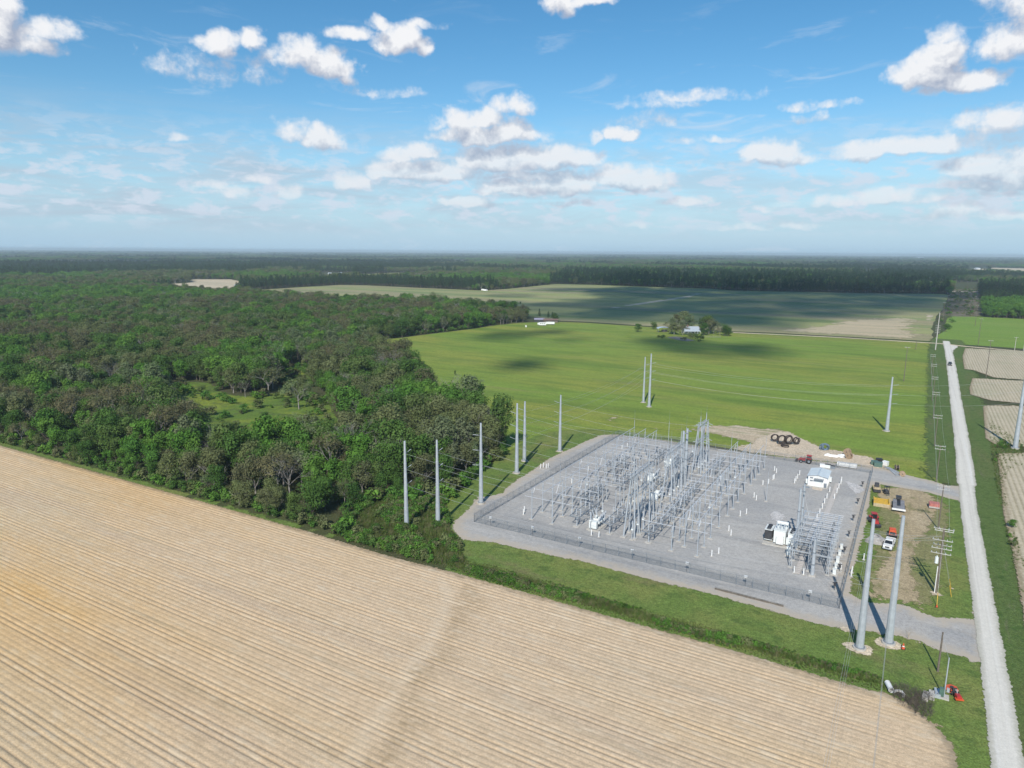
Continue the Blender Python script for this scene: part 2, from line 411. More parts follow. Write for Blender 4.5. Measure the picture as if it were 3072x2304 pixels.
def dup(root, loc, rz=None, label=None, group=None, scale=None):
    if root.name not in KIDS:
        ch = [o for o in sc.objects if o.parent == root]; KIDS[root.name] = [(c, [d for d in sc.objects if d.parent == c]) for c in ch]
    r = root.copy(); sc.collection.objects.link(r); r.location = loc
    if rz is not None: r.rotation_euler = (0, 0, rz)
    if scale is not None: r.scale = (scale,) * 3 if not isinstance(scale, tuple) else scale
    if label: r['label'] = label
    if group: r['group'] = group
    for c0, ds in KIDS[root.name]:
        c = c0.copy(); sc.collection.objects.link(c); c.parent = r
        for d0 in ds:
            d = d0.copy(); sc.collection.objects.link(d); d.parent = c
    return r
ORD = ['first', 'second', 'third', 'fourth', 'fifth', 'sixth', 'seventh', 'eighth', 'ninth', 'tenth', 'eleventh', 'twelfth', 'thirteenth', 'fourteenth', 'fifteenth', 'sixteenth', 'seventeenth', 'eighteenth', 'nineteenth', 'twentieth']
def ordn(i):
    if i < 20: return ORD[i]
    k = i + 1; return '%d%s' % (k, {1: 'st', 2: 'nd', 3: 'rd'}.get(k % 10, 'th') if k % 100 not in (11, 12, 13) else 'th')

# ------------------------------------------------------------------ numpy noise, polygons
def _hash(ix, iy, s):
    h = (ix.astype(np.int64) * 374761393 + iy.astype(np.int64) * 668265263 + s * 974634777) & 0xffffffff
    h = ((h ^ (h >> 13)) * 1274126177) & 0xffffffff
    return ((h ^ (h >> 16)) & 0xffff) / 65535.0
def vnoise(x, y, s=0):
    x = np.asarray(x, float); y = np.asarray(y, float); ix = np.floor(x); iy = np.floor(y); fx = x - ix; fy = y - iy
    fx = fx * fx * (3 - 2 * fx); fy = fy * fy * (3 - 2 * fy); ix = ix.astype(np.int64); iy = iy.astype(np.int64)
    a = _hash(ix, iy, s); b = _hash(ix + 1, iy, s); c = _hash(ix, iy + 1, s); d = _hash(ix + 1, iy + 1, s)
    return (a * (1 - fx) + b * fx) * (1 - fy) + (c * (1 - fx) + d * fx) * fy
def fbm(x, y, s=0, o=4):
    r = 0; a = .5; t = 0
    for k in range(o): r = r + a * vnoise(x * 2 ** k, y * 2 ** k, s + k); t += a; a *= .5
    return r / t
def inpoly(x, y, poly):
    x = np.asarray(x); y = np.asarray(y); ins = np.zeros(x.shape, bool); n = len(poly)
    for i in range(n):
        x1, y1 = poly[i]; x2, y2 = poly[(i + 1) % n]
        if y1 == y2: continue
        c = ((y1 > y) != (y2 > y)) & (x < (x2 - x1) * (y - y1) / (y2 - y1) + x1); ins ^= c
    return ins
def segdist(px, py, poly, closed=True):
    d = np.full(px.shape, 1e9); n = len(poly)
    for i in range(n if closed else n - 1):
        x1, y1 = poly[i]; x2, y2 = poly[(i + 1) % n]; vx = x2 - x1; vy = y2 - y1; l2 = vx * vx + vy * vy + 1e-12
        t = np.clip(((px - x1) * vx + (py - y1) * vy) / l2, 0, 1)
        d = np.minimum(d, np.hypot(px - x1 - t * vx, py - y1 - t * vy))
    return d
def resample(poly, step, jit, seed=0, smooth=True, closed=True):
    pts = [Vector((p[0], p[1])) for p in poly]; n = len(pts); out = []
    for i in range(n if closed else n - 1):
        p0, p1, p2, p3 = pts[(i - 1) % n], pts[i], pts[(i + 1) % n], pts[(i + 2) % n]
        ln = (p2 - p1).length; k = max(1, int(ln / step))
        for j in range(k):
            t = j / k
            if smooth and ln < 400:
                # centripetal-ish Catmull-Rom with limited tangents
                m1 = (p2 - p0); m2 = (p3 - p1)
                m1 = m1.normalized() * min(m1.length * .5, ln) ; m2 = m2.normalized() * min(m2.length * .5, ln)
                h = (2 * t**3 - 3 * t**2 + 1) * p1 + (t**3 - 2 * t**2 + t) * m1 + (-2 * t**3 + 3 * t**2) * p2 + (t**3 - t**2) * m2
            else: h = p1.lerp(p2, t)
            out.append((h.x, h.y))
    a = np.array(out)
    if jit > 0:
        s1 = 1 / (step * 4)
        a[:, 0] += (fbm(a[:, 0] * s1, a[:, 1] * s1, seed, 4) - .5) * 2 * jit
        a[:, 1] += (fbm(a[:, 0] * s1 + 50, a[:, 1] * s1, seed + 9, 4) - .5) * 2 * jit
    return [tuple(p) for p in a]
def sheet(name, poly, z, mats, step=1.5, cell=4.0, jit=.4, smooth=True, kind='structure', seed=1, hfun=None):
    out = resample(poly, step, jit, seed, smooth)
    a = np.array(out); x0, y0 = a.min(0); x1, y1 = a.max(0)
    gx, gy = np.meshgrid(np.arange(x0, x1, cell), np.arange(y0, y1, cell)); gx = gx.ravel() + rng.uniform(-.2, .2, gx.size) * cell; gy = gy.ravel() + rng.uniform(-.2, .2, gy.size) * cell
    k = inpoly(gx, gy, out); gx = gx[k]; gy = gy[k]
    d = segdist(gx, gy, out); k = d > min(cell * .3, step * .7); gx = gx[k]; gy = gy[k]
    vs = [Vector(p) for p in out] + [Vector((p, q)) for p, q in zip(gx, gy)]
    n = len(out)
    r = delaunay_2d_cdt(vs, [(i, (i + 1) % n) for i in range(n)], [], 1, 1e-4)
    V = np.array([(v.x, v.y) for v in r[0]]); ed = segdist(V[:, 0], V[:, 1], out)
    me = bpy.data.meshes.new(name)
    zz = np.full(len(V), z) if hfun is None else z + hfun(V[:, 0], V[:, 1], ed)
    me.from_pydata([(p[0], p[1], q) for p, q in zip(V, zz)], [], [tuple(f) for f in r[2]])
    at_ = me.attributes.new('edge', 'FLOAT', 'POINT'); at_.data.foreach_set('value', ed.astype(np.float32))
    me.materials.append(mats); me.update()
    o = bpy.data.objects.new(name, me); sc.collection.objects.link(o); return tag(o, kind=kind)
def rowfield(name, poly, axis, z, mat_, spacing, sub, amp, seg, modf=None, kind='structure', trackf=None):
    """furrowed field: lines run along `axis`, relief across them; poly must be simple across the rows"""
    A = np.array(poly); ca = 1 if axis == 'x' else 0                # cross coordinate
    lo, hi = A[:, ca].min(), A[:, ca].max(); cs = np.arange(lo + .05, hi - .05, sub)
    X = []; Y = []; E = []; n = len(poly); rows = []
    for c in cs:
        ts = []
        for i in range(n):
            p, q = poly[i], poly[(i + 1) % n]
            if (p[ca] > c) != (q[ca] > c):
                t = (c - p[ca]) / (q[ca] - p[ca]); ts.append(p[1 - ca] + t * (q[1 - ca] - p[1 - ca]))
        if len(ts) < 2: continue
        rows.append((c, min(ts), max(ts)))
    c = np.array([r[0] for r in rows]); a = np.array([r[1] for r in rows]); b = np.array([r[2] for r in rows])
    b = b + (fbm(c * .6, c * 0, 3) - .5) * 2.2; a = a - (fbm(c * .6, c * 0 + 9, 5) - .5) * 1.5
    L_ = np.max(b - a); ns = max(3, int(L_ / seg)); u = np.linspace(0, 1, ns)
    T = a[:, None] + (b - a)[:, None] * u[None, :]; Cc = np.repeat(c[:, None], ns, 1)
    px, py = (T, Cc) if axis == 'x' else (Cc, T)
    ed = segdist(px.ravel(), py.ravel(), poly).reshape(px.shape)
    wob = (fbm(px * .02, py * .02, 7) - .5) * .25
    ph = (Cc + wob - lo) / spacing
    prof = .5 - .5 * np.cos(2 * np.pi * ph)
    ri = np.floor(ph)
    md = modf(px, py, ri) if modf else 1.0
    zz = z + amp * (prof ** 2.4) * md * np.clip(ed / 2.5, .15, 1) + (fbm(px * .9, py * .9, 3) - .5) * .05
    V = np.stack([px.ravel(), py.ravel(), zz.ravel()], 1)
    idx = np.arange(V.shape[0]).reshape(px.shape)
    q = np.stack([idx[:-1, :-1].ravel(), idx[:-1, 1:].ravel(), idx[1:, 1:].ravel(), idx[1:, :-1].ravel()], 1)
    if axis == 'y': q = q[:, ::-1]
    me = bpy.data.meshes.new(name); me.vertices.add(len(V)); me.vertices.foreach_set('co', V.ravel())
    me.loops.add(q.size); me.loops.foreach_set('vertex_index', q.ravel().astype(np.int32)); me.polygons.add(len(q))
    me.polygons.foreach_set('loop_start', np.arange(0, q.size, 4, dtype=np.int32))
    at_ = me.attributes.new('edge', 'FLOAT', 'POINT'); at_.data.foreach_set('value', ed.ravel().astype(np.float32))
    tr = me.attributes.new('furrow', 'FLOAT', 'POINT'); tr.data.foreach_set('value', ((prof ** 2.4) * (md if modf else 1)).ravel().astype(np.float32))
    if trackf:
        for nm_, ar_ in trackf(px, py): t2 = me.attributes.new(nm_, 'FLOAT', 'POINT'); t2.data.foreach_set('value', ar_.ravel().astype(np.float32))
    me.materials.append(mat_); me.update(calc_edges=True)
    me.polygons.foreach_set('use_smooth', [True] * len(q))
    o = bpy.data.objects.new(name, me); sc.collection.objects.link(o); return tag(o, kind=kind)
def ribbon(name, centre, hw, z, mat_, na=9, step=1.5, jit=.3, kind='structure'):
    """lane of even width: rows of points across, with the distance to its own edge stored for the ragged shoulder"""
    c = np.array(resample(centre, step, 0, 1, False, False) + [tuple(centre[-1])]); d = np.gradient(c, axis=0); d /= np.hypot(d[:, 0], d[:, 1])[:, None] + 1e-9
    nx, ny = d[:, 1], -d[:, 0]; t = np.linspace(-1, 1, na)
    wl = np.where(c[:, 1] > 230, hw, hw * .82 if name == 'gravel_road' else hw) + (fbm(c[:, 0] * .15, c[:, 1] * .15, 3) - .5) * 2 * jit
    px = c[:, 0][:, None] + nx[:, None] * t[None, :] * wl[:, None]; py = c[:, 1][:, None] + ny[:, None] * t[None, :] * wl[:, None]
    ed = (1 - np.abs(t))[None, :] * wl[:, None]; pz = z + .05 * (1 - t ** 2)[None, :] + 0 * px
    o = grid_mesh(name, px, py, pz, mat_); o.data.flip_normals()
    a = o.data.attributes.new('edge', 'FLOAT', 'POINT'); a.data.foreach_set('value', ed.ravel().astype(np.float32)); return tag(o, kind=kind)
def grid_mesh(name, px, py, pz, mat_):
    V = np.stack([px.ravel(), py.ravel(), pz.ravel()], 1); idx = np.arange(V.shape[0]).reshape(px.shape)
    q = np.stack([idx[:-1, :-1].ravel(), idx[:-1, 1:].ravel(), idx[1:, 1:].ravel(), idx[1:, :-1].ravel()], 1)
    me = bpy.data.meshes.new(name); me.from_pydata(V.tolist(), [], q.tolist()); me.materials.append(mat_)
    me.polygons.foreach_set('use_smooth', [True] * len(q)); me.update()
    o = bpy.data.objects.new(name, me); sc.collection.objects.link(o); return o
# ------------------------------------------------------------------ ground and fields
X_ = (1, .16, 1)      # streaks along x
floor_m = gmat('forest_floor', (.065, .075, .030), [((.075, .062, .036), .05, .4, .7, (1, 1), .8), ((.06, .085, .028), .013, .45, .65, (1, 1), .8)])
grass_m = gmat('mown_grass', (.182, .262, .042), [
    ((.255, .265, .050), .010, .38, .66, (.55, 1.6), .9), ((.100, .170, .028), .022, .50, .72, (.35, 2.2), .85),
    ((.250, .225, .080), .035, .52, .75, (.25, 2.6), .6), ((.120, .180, .032), .16, .45, .65, (.22, 1.3), .6), ((.085, .14, .03), .9, .5, .7, (1, 1), .45)],
    bump=(1.6, .6, .25))
lawn_m = gmat('lawn_grass', (.125, .185, .042), [((.185, .205, .058), .05, .42, .66, (1, 1), .9), ((.185, .150, .075), .09, .54, .74, (.6, 1), .8),
    ((.070, .115, .028), .3, .5, .7, (1, 1), .7)], bump=(2.5, .6, .2), dissolve=1.2, dscale=1.5)
verge_m = gmat('verge_grass', (.095, .140, .038), [((.125, .14, .05), .06, .45, .68, (2, .3), .8), ((.16, .15, .09), .2, .58, .75, (2, .3), .7), ((.05, .10, .02), .5, .5, .7, (1, 1), .7)], bump=(2.5, .7, .3), dissolve=5.0, dscale=.5)
olive_m = gmat('sprouting_field', (.295, .305, .120), [((.29, .25, .145), .006, .42, .60, (.3, 2.0), .9), ((.155, .215, .070), .008, .48, .66, (.25, 2.6), .85),
    ((.34, .28, .17), .030, .56, .72, (.10, 3.0), .75), ((.17, .20, .10), .05, .50, .7, (.06, 4.0), .6)])
rightgreen_m = gmat('right_green_field', (.155, .245, .038), [((.19, .26, .05), .012, .4, .7, (.4, 1.6), .8), ((.12, .19, .035), .03, .5, .75, (.4, 1.6), .7)], bump=(1.6, .5, .2))
dirt_m = gmat('sandy_dirt', (.54, .44, .325), [((.52, .43, .32), .08, .4, .7, (1, 1), .9), ((.36, .27, .17), .22, .52, .75, (1, 1), .7), ((.40, .36, .28), .05, .5, .7, (1, 1), .6), ((.20, .21, .10), .4, .66, .78, (1, 1), .6)],
    bump=(1.2, .5, .15), dissolve=2.6, dscale=.55)
streak_m = gmat('scraped_dirt', (.45, .36, .25), [((.50, .42, .31), .2, .4, .7, (.25, 1.2), .9), ((.16, .19, .06), .26, .50, .66, (.22, 1.6), .85)], bump=(1.2, .5, .15), dissolve=4.5, dscale=.4)
worn_m = gmat('worn_ground', (.36, .285, .175), [((.43, .345, .225), .12, .45, .7, (1.4, .5), .9), ((.16, .16, .06), .25, .5, .72, (1.2, .6), .85), ((.27, .20, .12), .5, .55, .75, (1, 1), .6)], bump=(2, .5, .12), dissolve=2.2, dscale=.5)
gravel_m = gmat('grey_gravel', (.405, .388, .362), [((.325, .318, .308), .045, .42, .62, (1, 1), .8), ((.275, .272, .265), .05, .52, .66, (.25, 3.0), .55), ((.40, .375, .34), .07, .56, .70, (3.0, .3), .5), ((.37, .350, .325), .09, .5, .72, (1, 1), .7), ((.35, .33, .30), .5, .62, .75, (1, 1), .4)],
    bump=(9, .35, .05), edge=((.44, .38, .305), 4.8, 3.6), dissolve=1.1, dscale=1.1, fine=.5)
drive_m = gmat('gravel_drive', (.37, .355, .335), [((.30, .30, .31), .06, .42, .64, (.4, 1.4), .8), ((.47, .41, .33), .12, .5, .7, (.3, 1.5), .8)], bump=(7, .35, .05), edge=((.46, .39, .30), 2.6, 2.0), dissolve=1.0, dscale=1.2)
road_m = gmat('white_gravel_road', (.62, .585, .515), [((.52, .485, .425), .25, .48, .66, (3.4, .035), .7), ((.66, .635, .585), .22, .5, .7, (4.5, .03), .7)], bump=(14, .2, .02), edge=((.42, .40, .33), 1.3, .7), dissolve=.55, dscale=1.0, fine=.25)
lane_m = gmat('farm_lane', (.58, .48, .34), [((.42, .36, .26), .1, .45, .65, (.3, 1), .8)], dissolve=.8)
brush_m = gmat('brush_ground', (.12, .10, .065), [((.19, .165, .12), .05, .4, .65, (1, 1), .9), ((.07, .09, .035), .12, .5, .7, (1, 1), .8)], bump=(1, .8, .4), dissolve=3)
tan_m = gmat('bare_tan_field', (.52, .43, .30), [((.42, .36, .24), .01, .45, .7, (.3, 1.5), .8)])
def soil(name, base, cdark, clight, layers, warm):
    m = gmat(name, base, layers, bump=(3.2, .55, .07), edge=((.30, .235, .155), 2.4, 2.2), dissolve=.9, dscale=1.6, fine=.55)
    t = NT(m.node_tree); pr = [n for n in m.node_tree.nodes if n.type == 'BSDF_PRINCIPLED'][0]
    src = pr.inputs['Base Color'].links[0].from_socket
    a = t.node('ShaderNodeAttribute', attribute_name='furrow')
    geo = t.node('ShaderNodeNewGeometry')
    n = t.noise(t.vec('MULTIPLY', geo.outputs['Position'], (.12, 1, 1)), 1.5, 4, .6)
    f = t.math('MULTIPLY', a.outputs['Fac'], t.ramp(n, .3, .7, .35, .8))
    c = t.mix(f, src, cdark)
    c = t.mix(t.ramp(t.noise(geo.outputs['Position'], 5.0, 4, .75), .60, .72, 0, .45), c, (.27, .20, .12))
    c = t.mix(t.ramp(t.noise(t.vec('MULTIPLY', geo.outputs['Position'], (.25, 1, 1)), .9, 5, .7), .52, .66, 0, .45), c, (.60, .51, .38))
    if warm:
        k = t.node('ShaderNodeAttribute', attribute_name='track'); c = t.mix(t.math('MULTIPLY', k.outputs['Fac'], .38), c, (.62, .51, .37))
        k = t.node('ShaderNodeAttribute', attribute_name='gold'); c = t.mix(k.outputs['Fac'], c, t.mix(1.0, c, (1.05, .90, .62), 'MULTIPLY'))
        k = t.node('ShaderNodeAttribute', attribute_name='stain'); n2 = t.ramp(t.noise(t.vec('MULTIPLY', geo.outputs['Position'], (.5, 1, 1)), 1.1, 5, .7), .35, .6)
        c = t.mix(t.math('MULTIPLY', t.math('MULTIPLY', k.outputs['Fac'], n2), .62), c, (.30, .215, .12))
    t.put(pr.inputs['Base Color'], c); return m
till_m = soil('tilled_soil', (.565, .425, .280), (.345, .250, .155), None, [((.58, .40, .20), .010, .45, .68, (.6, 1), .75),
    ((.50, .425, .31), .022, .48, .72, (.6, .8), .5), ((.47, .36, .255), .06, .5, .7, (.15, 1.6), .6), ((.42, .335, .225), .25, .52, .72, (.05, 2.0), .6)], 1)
strip_m = soil('stubble_soil', (.470, .405, .290), (.250, .215, .130), None, [((.40, .37, .25), .02, .45, .65, (1, 1), .8), ((.52, .44, .32), .06, .5, .7, (1.6, .2), .6)], 0)

rr = np.concatenate([np.arange(0, 900, 30), np.geomspace(900, 45000, 60)]); th = np.linspace(-1.25, 1.25, 80) + R(90) + HEAD
RR, TH = np.meshgrid(rr, th, indexing='ij')
RX = RR * np.cos(TH); RY = RR * np.sin(TH) - 60
g_ = grid_mesh('ground', RX, RY, RX * 0, floor_m)
if True:
    for p in g_.data.polygons: pass
g_.data.flip_normals(); tag(g_, kind='structure')

# outlines (photograph points projected on the ground)
bigfield = P((1134,1022),(1200,1014),(1300,1001),(1400,989),(1483,977),(1545,970),(1602,967),(1675,966),(1762,969),(1899,978),(2200,998),(2318,1001),(2500,1012),(2807,1028),(2829,1038)) + \
    [(14.0, 520.0), (11.3, 420.0), (11.0, 330.0), (10.5, 250.0), (10.0, 222.0), (-4.0, 226.0), (-90.0, 230.0), (-92.0, 160.0), (-97.0, 131.0)] + P((1340,1570),(1335,1500),(1362,1478),(1420,1433),(1500,1366),(1470,1290),(1440,1230),(1400,1262),(1330,1240),(1290,1165),(1260,1110),(1160,1085),(1140,1045))
meadow = sheet('mown_meadow', bigfield, .03, grass_m, step=3, cell=14, jit=1.2)
olive = P((711,873),(845,865),(1018,855),(1098,856),(1243,863),(1449,872),(1527,866),(1668,852),(1798,855),(2015,863),(2123,866),(2200,872),(2476,877),(2673,881),(2831,882),(2846,886),(2830,930),(2812,944),(2795,985),(2800,1024),(2318,998),(2200,994),(1899,975),(1762,965),(1675,962),(1600,950),(1400,925),(1050,915),(900,905),(780,893))
sheet('sprouting_field', olive, .03, olive_m, step=6, cell=30, jit=1.5, smooth=False)
rightgreen = P((2862,949),(3072,957),(3400,970),(3500,1075),(3072,1046),(2819,1024),(2838,990))
sheet('right_field', rightgreen, .03, rightgreen_m, step=4, cell=20, jit=1.5)
clearing = P((500,1150),(560,1145),(640,1149),(680,1178),(760,1186),(830,1172),(850,1110),(880,1092),(940,1100),(950,1130),(935,1165),(990,1195),(1020,1250),(1060,1300),(1150,1320),(1160,1350),(1080,1362),(980,1345),(850,1372),(700,1372),(600,1340),(540,1280),(505,1220))
clear_m = gmat('clearing_grass', (.110, .175, .030), [((.21, .25, .035), .045, .45, .62, (1, 1), .9), ((.06, .09, .03), .10, .5, .68, (1, 1), .85), ((.09, .10, .045), .25, .5, .7, (1, 1), .6)], bump=(1.5, .8, .3), dissolve=3)
sheet('clearing_grass', clearing, .035, clear_m, step=2, cell=6, jit=1.5)
tanfield = P((440,856),(570,848),(570,838),(690,838),(726,845),(720,872),(690,890),(600,885),(520,872))
sheet('bare_field', tanfield, .03, tan_m, step=8, cell=40, jit=2, smooth=False)
backgreen = P((1070,824),(1180,818),(1300,817),(1290,828),(1180,838),(1080,838))
sheet('back_pasture', backgreen, .03, olive_m, step=10, cell=50, jit=4, smooth=False)
patchfield = P((2560,820),(2600,812),(2720,814),(2810,818),(2800,824),(2680,823)); sheet('distant_bare_field', patchfield, .03, tan_m, step=15, cell=80, jit=5, smooth=False)
rightfar = P((2920,810),(2980,803),(3100,806),(3300,815),(3300,835),(3080,828),(3000,820)); sheet('distant_ploughed_field', rightfar, .03, tan_m, step=15, cell=80, jit=5, smooth=False)
# corridor of brush between the two far fields
corridor = P((2812,948),(2846,885),(2860,868),(2930,868),(2945,900),(2940,952),(2862,950),(2850,985),(2815,1015)); sheet('brush_corridor', corridor, .04, brush_m, step=4, cell=20, jit=2)
sheet('sandy_track', P((2783,942),(2807,946),(2790,972),(2783,1008),(2800,1026),(2756,1024),(2762,985),(2775,955)), .05, dirt_m, step=2, cell=10, jit=2)
dry_m = gmat('dry_field_end', (.42, .35, .23), [((.50, .40, .26), .03, .42, .62, (.12, 2.0), .8), ((.27, .27, .14), .05, .5, .68, (.1, 2.5), .7)], dissolve=30, dscale=.06)
sheet('dry_field_end', P((2280,994),(2400,975),(2560,955),(2700,948),(2790,950),(2780,985),(2797,1023),(2540,1010),(2318,997)), .045, dry_m, step=4, cell=20, jit=2)
# long verge both sides of the road
verge = [(8.5, 640), (6, 560), (5, 420), (4.5, 300), (4, 228), (12, 226), (11.0, 200), (11.0, 140), (11.5, 96), (10.5, 100), (12, 90), (11, 18), (28, 18), (27, 120), (27.5, 200), (28, 235), (34, 262), (40, 300), (33, 330), (31, 390), (34, 440), (36, 560), (33, 640)]
verge = [(p if p[0] > 12 or p[1] > 230 else p) for p in verge]
sheet('road_verge', verge, .06, verge_m, step=2, cell=6, jit=1.0, smooth=False)
# wedge of grass beside storage yard and near the road mouth
yard = [(-4.5, 205.5)] + P((2645,1452),(2789,1478),(2862,1500),(2880,1530)) + [(13.5, 160), (13.4, 122.5)] + P((2881,1853),(2801,1850),(2727,1817),(2690,1808),(2607,1806),(2557,1783),(2572,1698),(2605,1582),(2619,1459))
lawn = P((2800,2310),(2820,2250),(2790,2200),(2750,2165),(2690,2125),(2600,2088),(2400,2030),(2150,1955),(1833,1868),(1500,1772),(1330,1722),(1375,1650),(1348,1592),(1338,1520),(1362,1480),(1420,1433),(1500,1368),(1600,1310),(1700,1290),(1850,1290)) + [(-60, 232), (6, 226), (15.2, 222), (15.6, 150), (15.6, 18), (3, 18), (3, 60)]
sheet('lawn', lawn, .07, lawn_m, step=1.2, cell=3, jit=.5, seed=3)
lawn2 = lawn
pad = P((1347,1565),(1354,1594),(1383,1621),(1481,1632),(1535,1645),(1672,1674),(1770,1695),(1900,1732),(2060,1768),(2172,1800),(2300,1834),(2400,1865),(2493,1885),(2617,1900),(2684,1910),(2751,1927),(2824,1960),(2891,1974),(2934,2010),(2960,2080),(3010,2080),(3000,1900),(2960,1810),(2925,1818),(2881,1853),(2801,1850),(2727,1817),(2690,1808),(2607,1807),(2557,1783),(2558,1763),(2572,1698),(2587,1643),(2605,1582),(2612,1517),(2619,1459),(2645,1455),(2789,1481),(2862,1502),(2876,1517),(2925,1530),(2915,1425),(2869,1455),(2843,1457),(2796,1441),(2717,1423),(2645,1405),(2540,1392),(2300,1366),(2206,1352),(2098,1337),(1989,1319),(1845,1302),(1798,1305),(1747,1327),(1647,1374),(1607,1402),(1531,1450),(1503,1478),(1452,1489),(1425,1486),(1405,1525),(1365,1558))
sheet('gravel_pad', pad, .10, gravel_m, step=1.2, cell=3.5, jit=.5, smooth=False)
sheet('sandy_ground', P((2190,1347),(2240,1328),(2300,1300),(2368,1290),(2395,1308),(2425,1320),(2463,1338),(2531,1353),(2580,1364),(2609,1368),(2639,1380),(2669,1400),(2700,1414),(2796,1438),(2717,1427),(2645,1412),(2560,1398),(2440,1384),(2300,1368)), .115, dirt_m, step=1.2, cell=3.5, jit=1.0)
sheet('scraped_ground', P((1900,1280),(1980,1281),(2060,1284),(2115,1274),(2208,1274),(2264,1281),(2345,1285),(2375,1300),(2372,1322),(2300,1336),(2240,1332),(2200,1318),(2115,1303),(2040,1294),(1960,1290)), .09, streak_m, step=1.5, cell=4, jit=1.5)
for k, pts in enumerate([((1820,1255),(1850,1240),(1870,1250),(1850,1275),(1870,1288),(1820,1285)), ((1785,1288),(1800,1284),(1815,1292),(1800,1299)), ((1925,1245),(1945,1240),(1955,1250),(1935,1254))]):
    sheet('scraped_ground', P(*pts), .09, streak_m, step=1, cell=3, jit=1.0, seed=20 + k)
drygr_m = gmat('dry_grass', (.205, .195, .085), [((.155, .185, .055), .12, .45, .62, (1, .6), .9), ((.29, .245, .14), .3, .52, .7, (1, 1), .7)], bump=(2.5, .5, .15), dissolve=4.5, dscale=.3)
sheet('dry_grass', P((2622,1470),(2789,1482),(2862,1508),(2872,1600),(2862,1700),(2845,1800),(2830,1850),(2727,1817),(2607,1807),(2560,1780),(2575,1700),(2610,1580)), .078, drygr_m, step=1.2, cell=3, jit=1)
sheet('worn_ground', P((2625,1462),(2700,1462),(2800,1482),(2825,1530),(2800,1590),(2765,1650),(2755,1720),(2775,1800),(2815,1858),(2727,1820),(2690,1810),(2600,1808),(2580,1790),(2625,1700),(2665,1650),(2690,1600),(2680,1550),(2630,1510)), .085, worn_m, step=1.2, cell=3, jit=1.0)
sheet('sandy_edge', P((2557,1783),(2572,1698),(2587,1643),(2605,1582),(2612,1517),(2622,1490),(2640,1500),(2625,1580),(2606,1650),(2592,1700),(2640,1710),(2600,1740),(2580,1770)), .12, dirt_m, step=1, cell=3, jit=.5)
sheet('sandy_shoulder', P((2600,1888),(2690,1895),(2740,1905),(2830,1945),(2880,1968),(2840,1975),(2770,1945),(2690,1922),(2610,1905)), .12, dirt_m, step=1, cell=3, jit=.4)
sheet('dead_scrub_ground', P((2660,2060),(2720,2062),(2800,2100),(2795,2160),(2765,2170),(2720,2130),(2680,2105)), .10, brush_m, step=1, cell=2, jit=.5)
# roads
rc = [(15.6, 40), (15.9, 103), (16.1, 120), (16.2, 160), (16.4, 210), (17.4, 255), (18.0, 300), (18.7, 380), (19.4, 430), (20.2, 516), (20.4, 580), (20.3, 622)]
ribbon('gravel_road', rc, 2.6, .15, road_m)
sheet('gravel_road', P((2829,1034),(2855,1034),(2875,1040),(2862,1052),(2858,1080),(2842,1080),(2838,1055)), .17, road_m, step=1.5, cell=2, jit=.3)
ribbon('cross_lane', P((2200,998),(2500,1012),(2819,1031),(2900,1040),(3072,1055),(3400,1085)), 2.6, .14, lane_m, 5, 4)
sheet('field_lane', P((1670,949),(1869,916),(2053,889),(2090,879),(2110,879),(2070,892),(1880,919.5),(1692,951.5)), .05, lane_m, step=4, cell=10, jit=.3, smooth=False)
sheet('far_lane', P((2845,871),(2890,874),(2940,872),(2940,876),(2890,878),(2845,875)), .06, lane_m, step=8, cell=20, jit=.5, smooth=False)
sheet('far_road', P((2874,868),(2884,868),(2894,848),(2888,843),(2880,853)), .06, road_m, step=8, cell=20, jit=.5, smooth=False)
# furrowed fields
trk = P((1325,1740), (1345,1800), (1290,1930), (1200,2060), (1100,2200), (1010,2340))
trk2 = P((1390,1752), (1345,1810), (1325,1900), (1245,1990), (1180,2090), (1110,2200), (1060,2320))
def till_mod(px, py, ri):
    k = ri.astype(int) % 6; deep = np.where((k == 0) | (k == 1), 1.0, np.where(k == 2, .75, .38))
    deep = deep * (.75 + .5 * vnoise(ri * .7, ri * 0 + 3, 5)) * (.7 + .6 * fbm(px * .03, py * .1, 4))
    d = segdist(px.ravel(), py.ravel(), trk, False).reshape(px.shape)
    deep = deep * np.clip(d / 1.3 + .25, 0, 1)
    return deep * np.clip((px * -1 + 6) / 14, .35, 1)
tpoly = [(-520, 22), (6, 22)] + P((2886,2310),(2875,2258),(2833,2198),(2777,2152),(2725,2110),(2660,2078)) + P((2600,2068),(2200,1950),(1833,1850),(1500,1755),(1305,1702),(1180,1672),(950,1602),(620,1508),(300,1420),(0,1336)) + [(-520, 107.5)]
def tracks(px, py):
    a = px.ravel(); b = py.ravel(); w = (fbm(a * .25, b * .25, 41, 4) - .5)
    d1 = segdist(a, b, trk, False); T2 = np.array(sorted(trk2, key=lambda p: p[1])); xl = np.interp(b, T2[:, 1], T2[:, 0]) + (fbm(b * .11, b * 0, 51, 4) - .5) * 7; wd = 1.8 + 8 * fbm(b * .16, b * 0 + 5, 52, 3) ** 2; s_ = a - xl
    st = np.clip(s_ / .5, 0, 1) * np.clip(1.6 - s_ / wd, 0, 1) * ((b > T2[0, 1]) & (b < T2[-1, 1]))
    gold = 0
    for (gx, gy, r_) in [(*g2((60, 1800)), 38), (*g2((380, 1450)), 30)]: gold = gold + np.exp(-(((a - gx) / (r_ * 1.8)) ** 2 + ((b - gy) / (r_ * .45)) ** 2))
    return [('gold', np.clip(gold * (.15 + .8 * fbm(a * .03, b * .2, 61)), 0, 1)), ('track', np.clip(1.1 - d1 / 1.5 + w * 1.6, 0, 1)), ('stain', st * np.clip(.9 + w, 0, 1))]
till = rowfield('tilled_field', tpoly, 'x', .24, till_m, .97, .115, -.115, 1.6, till_mod, trackf=tracks)
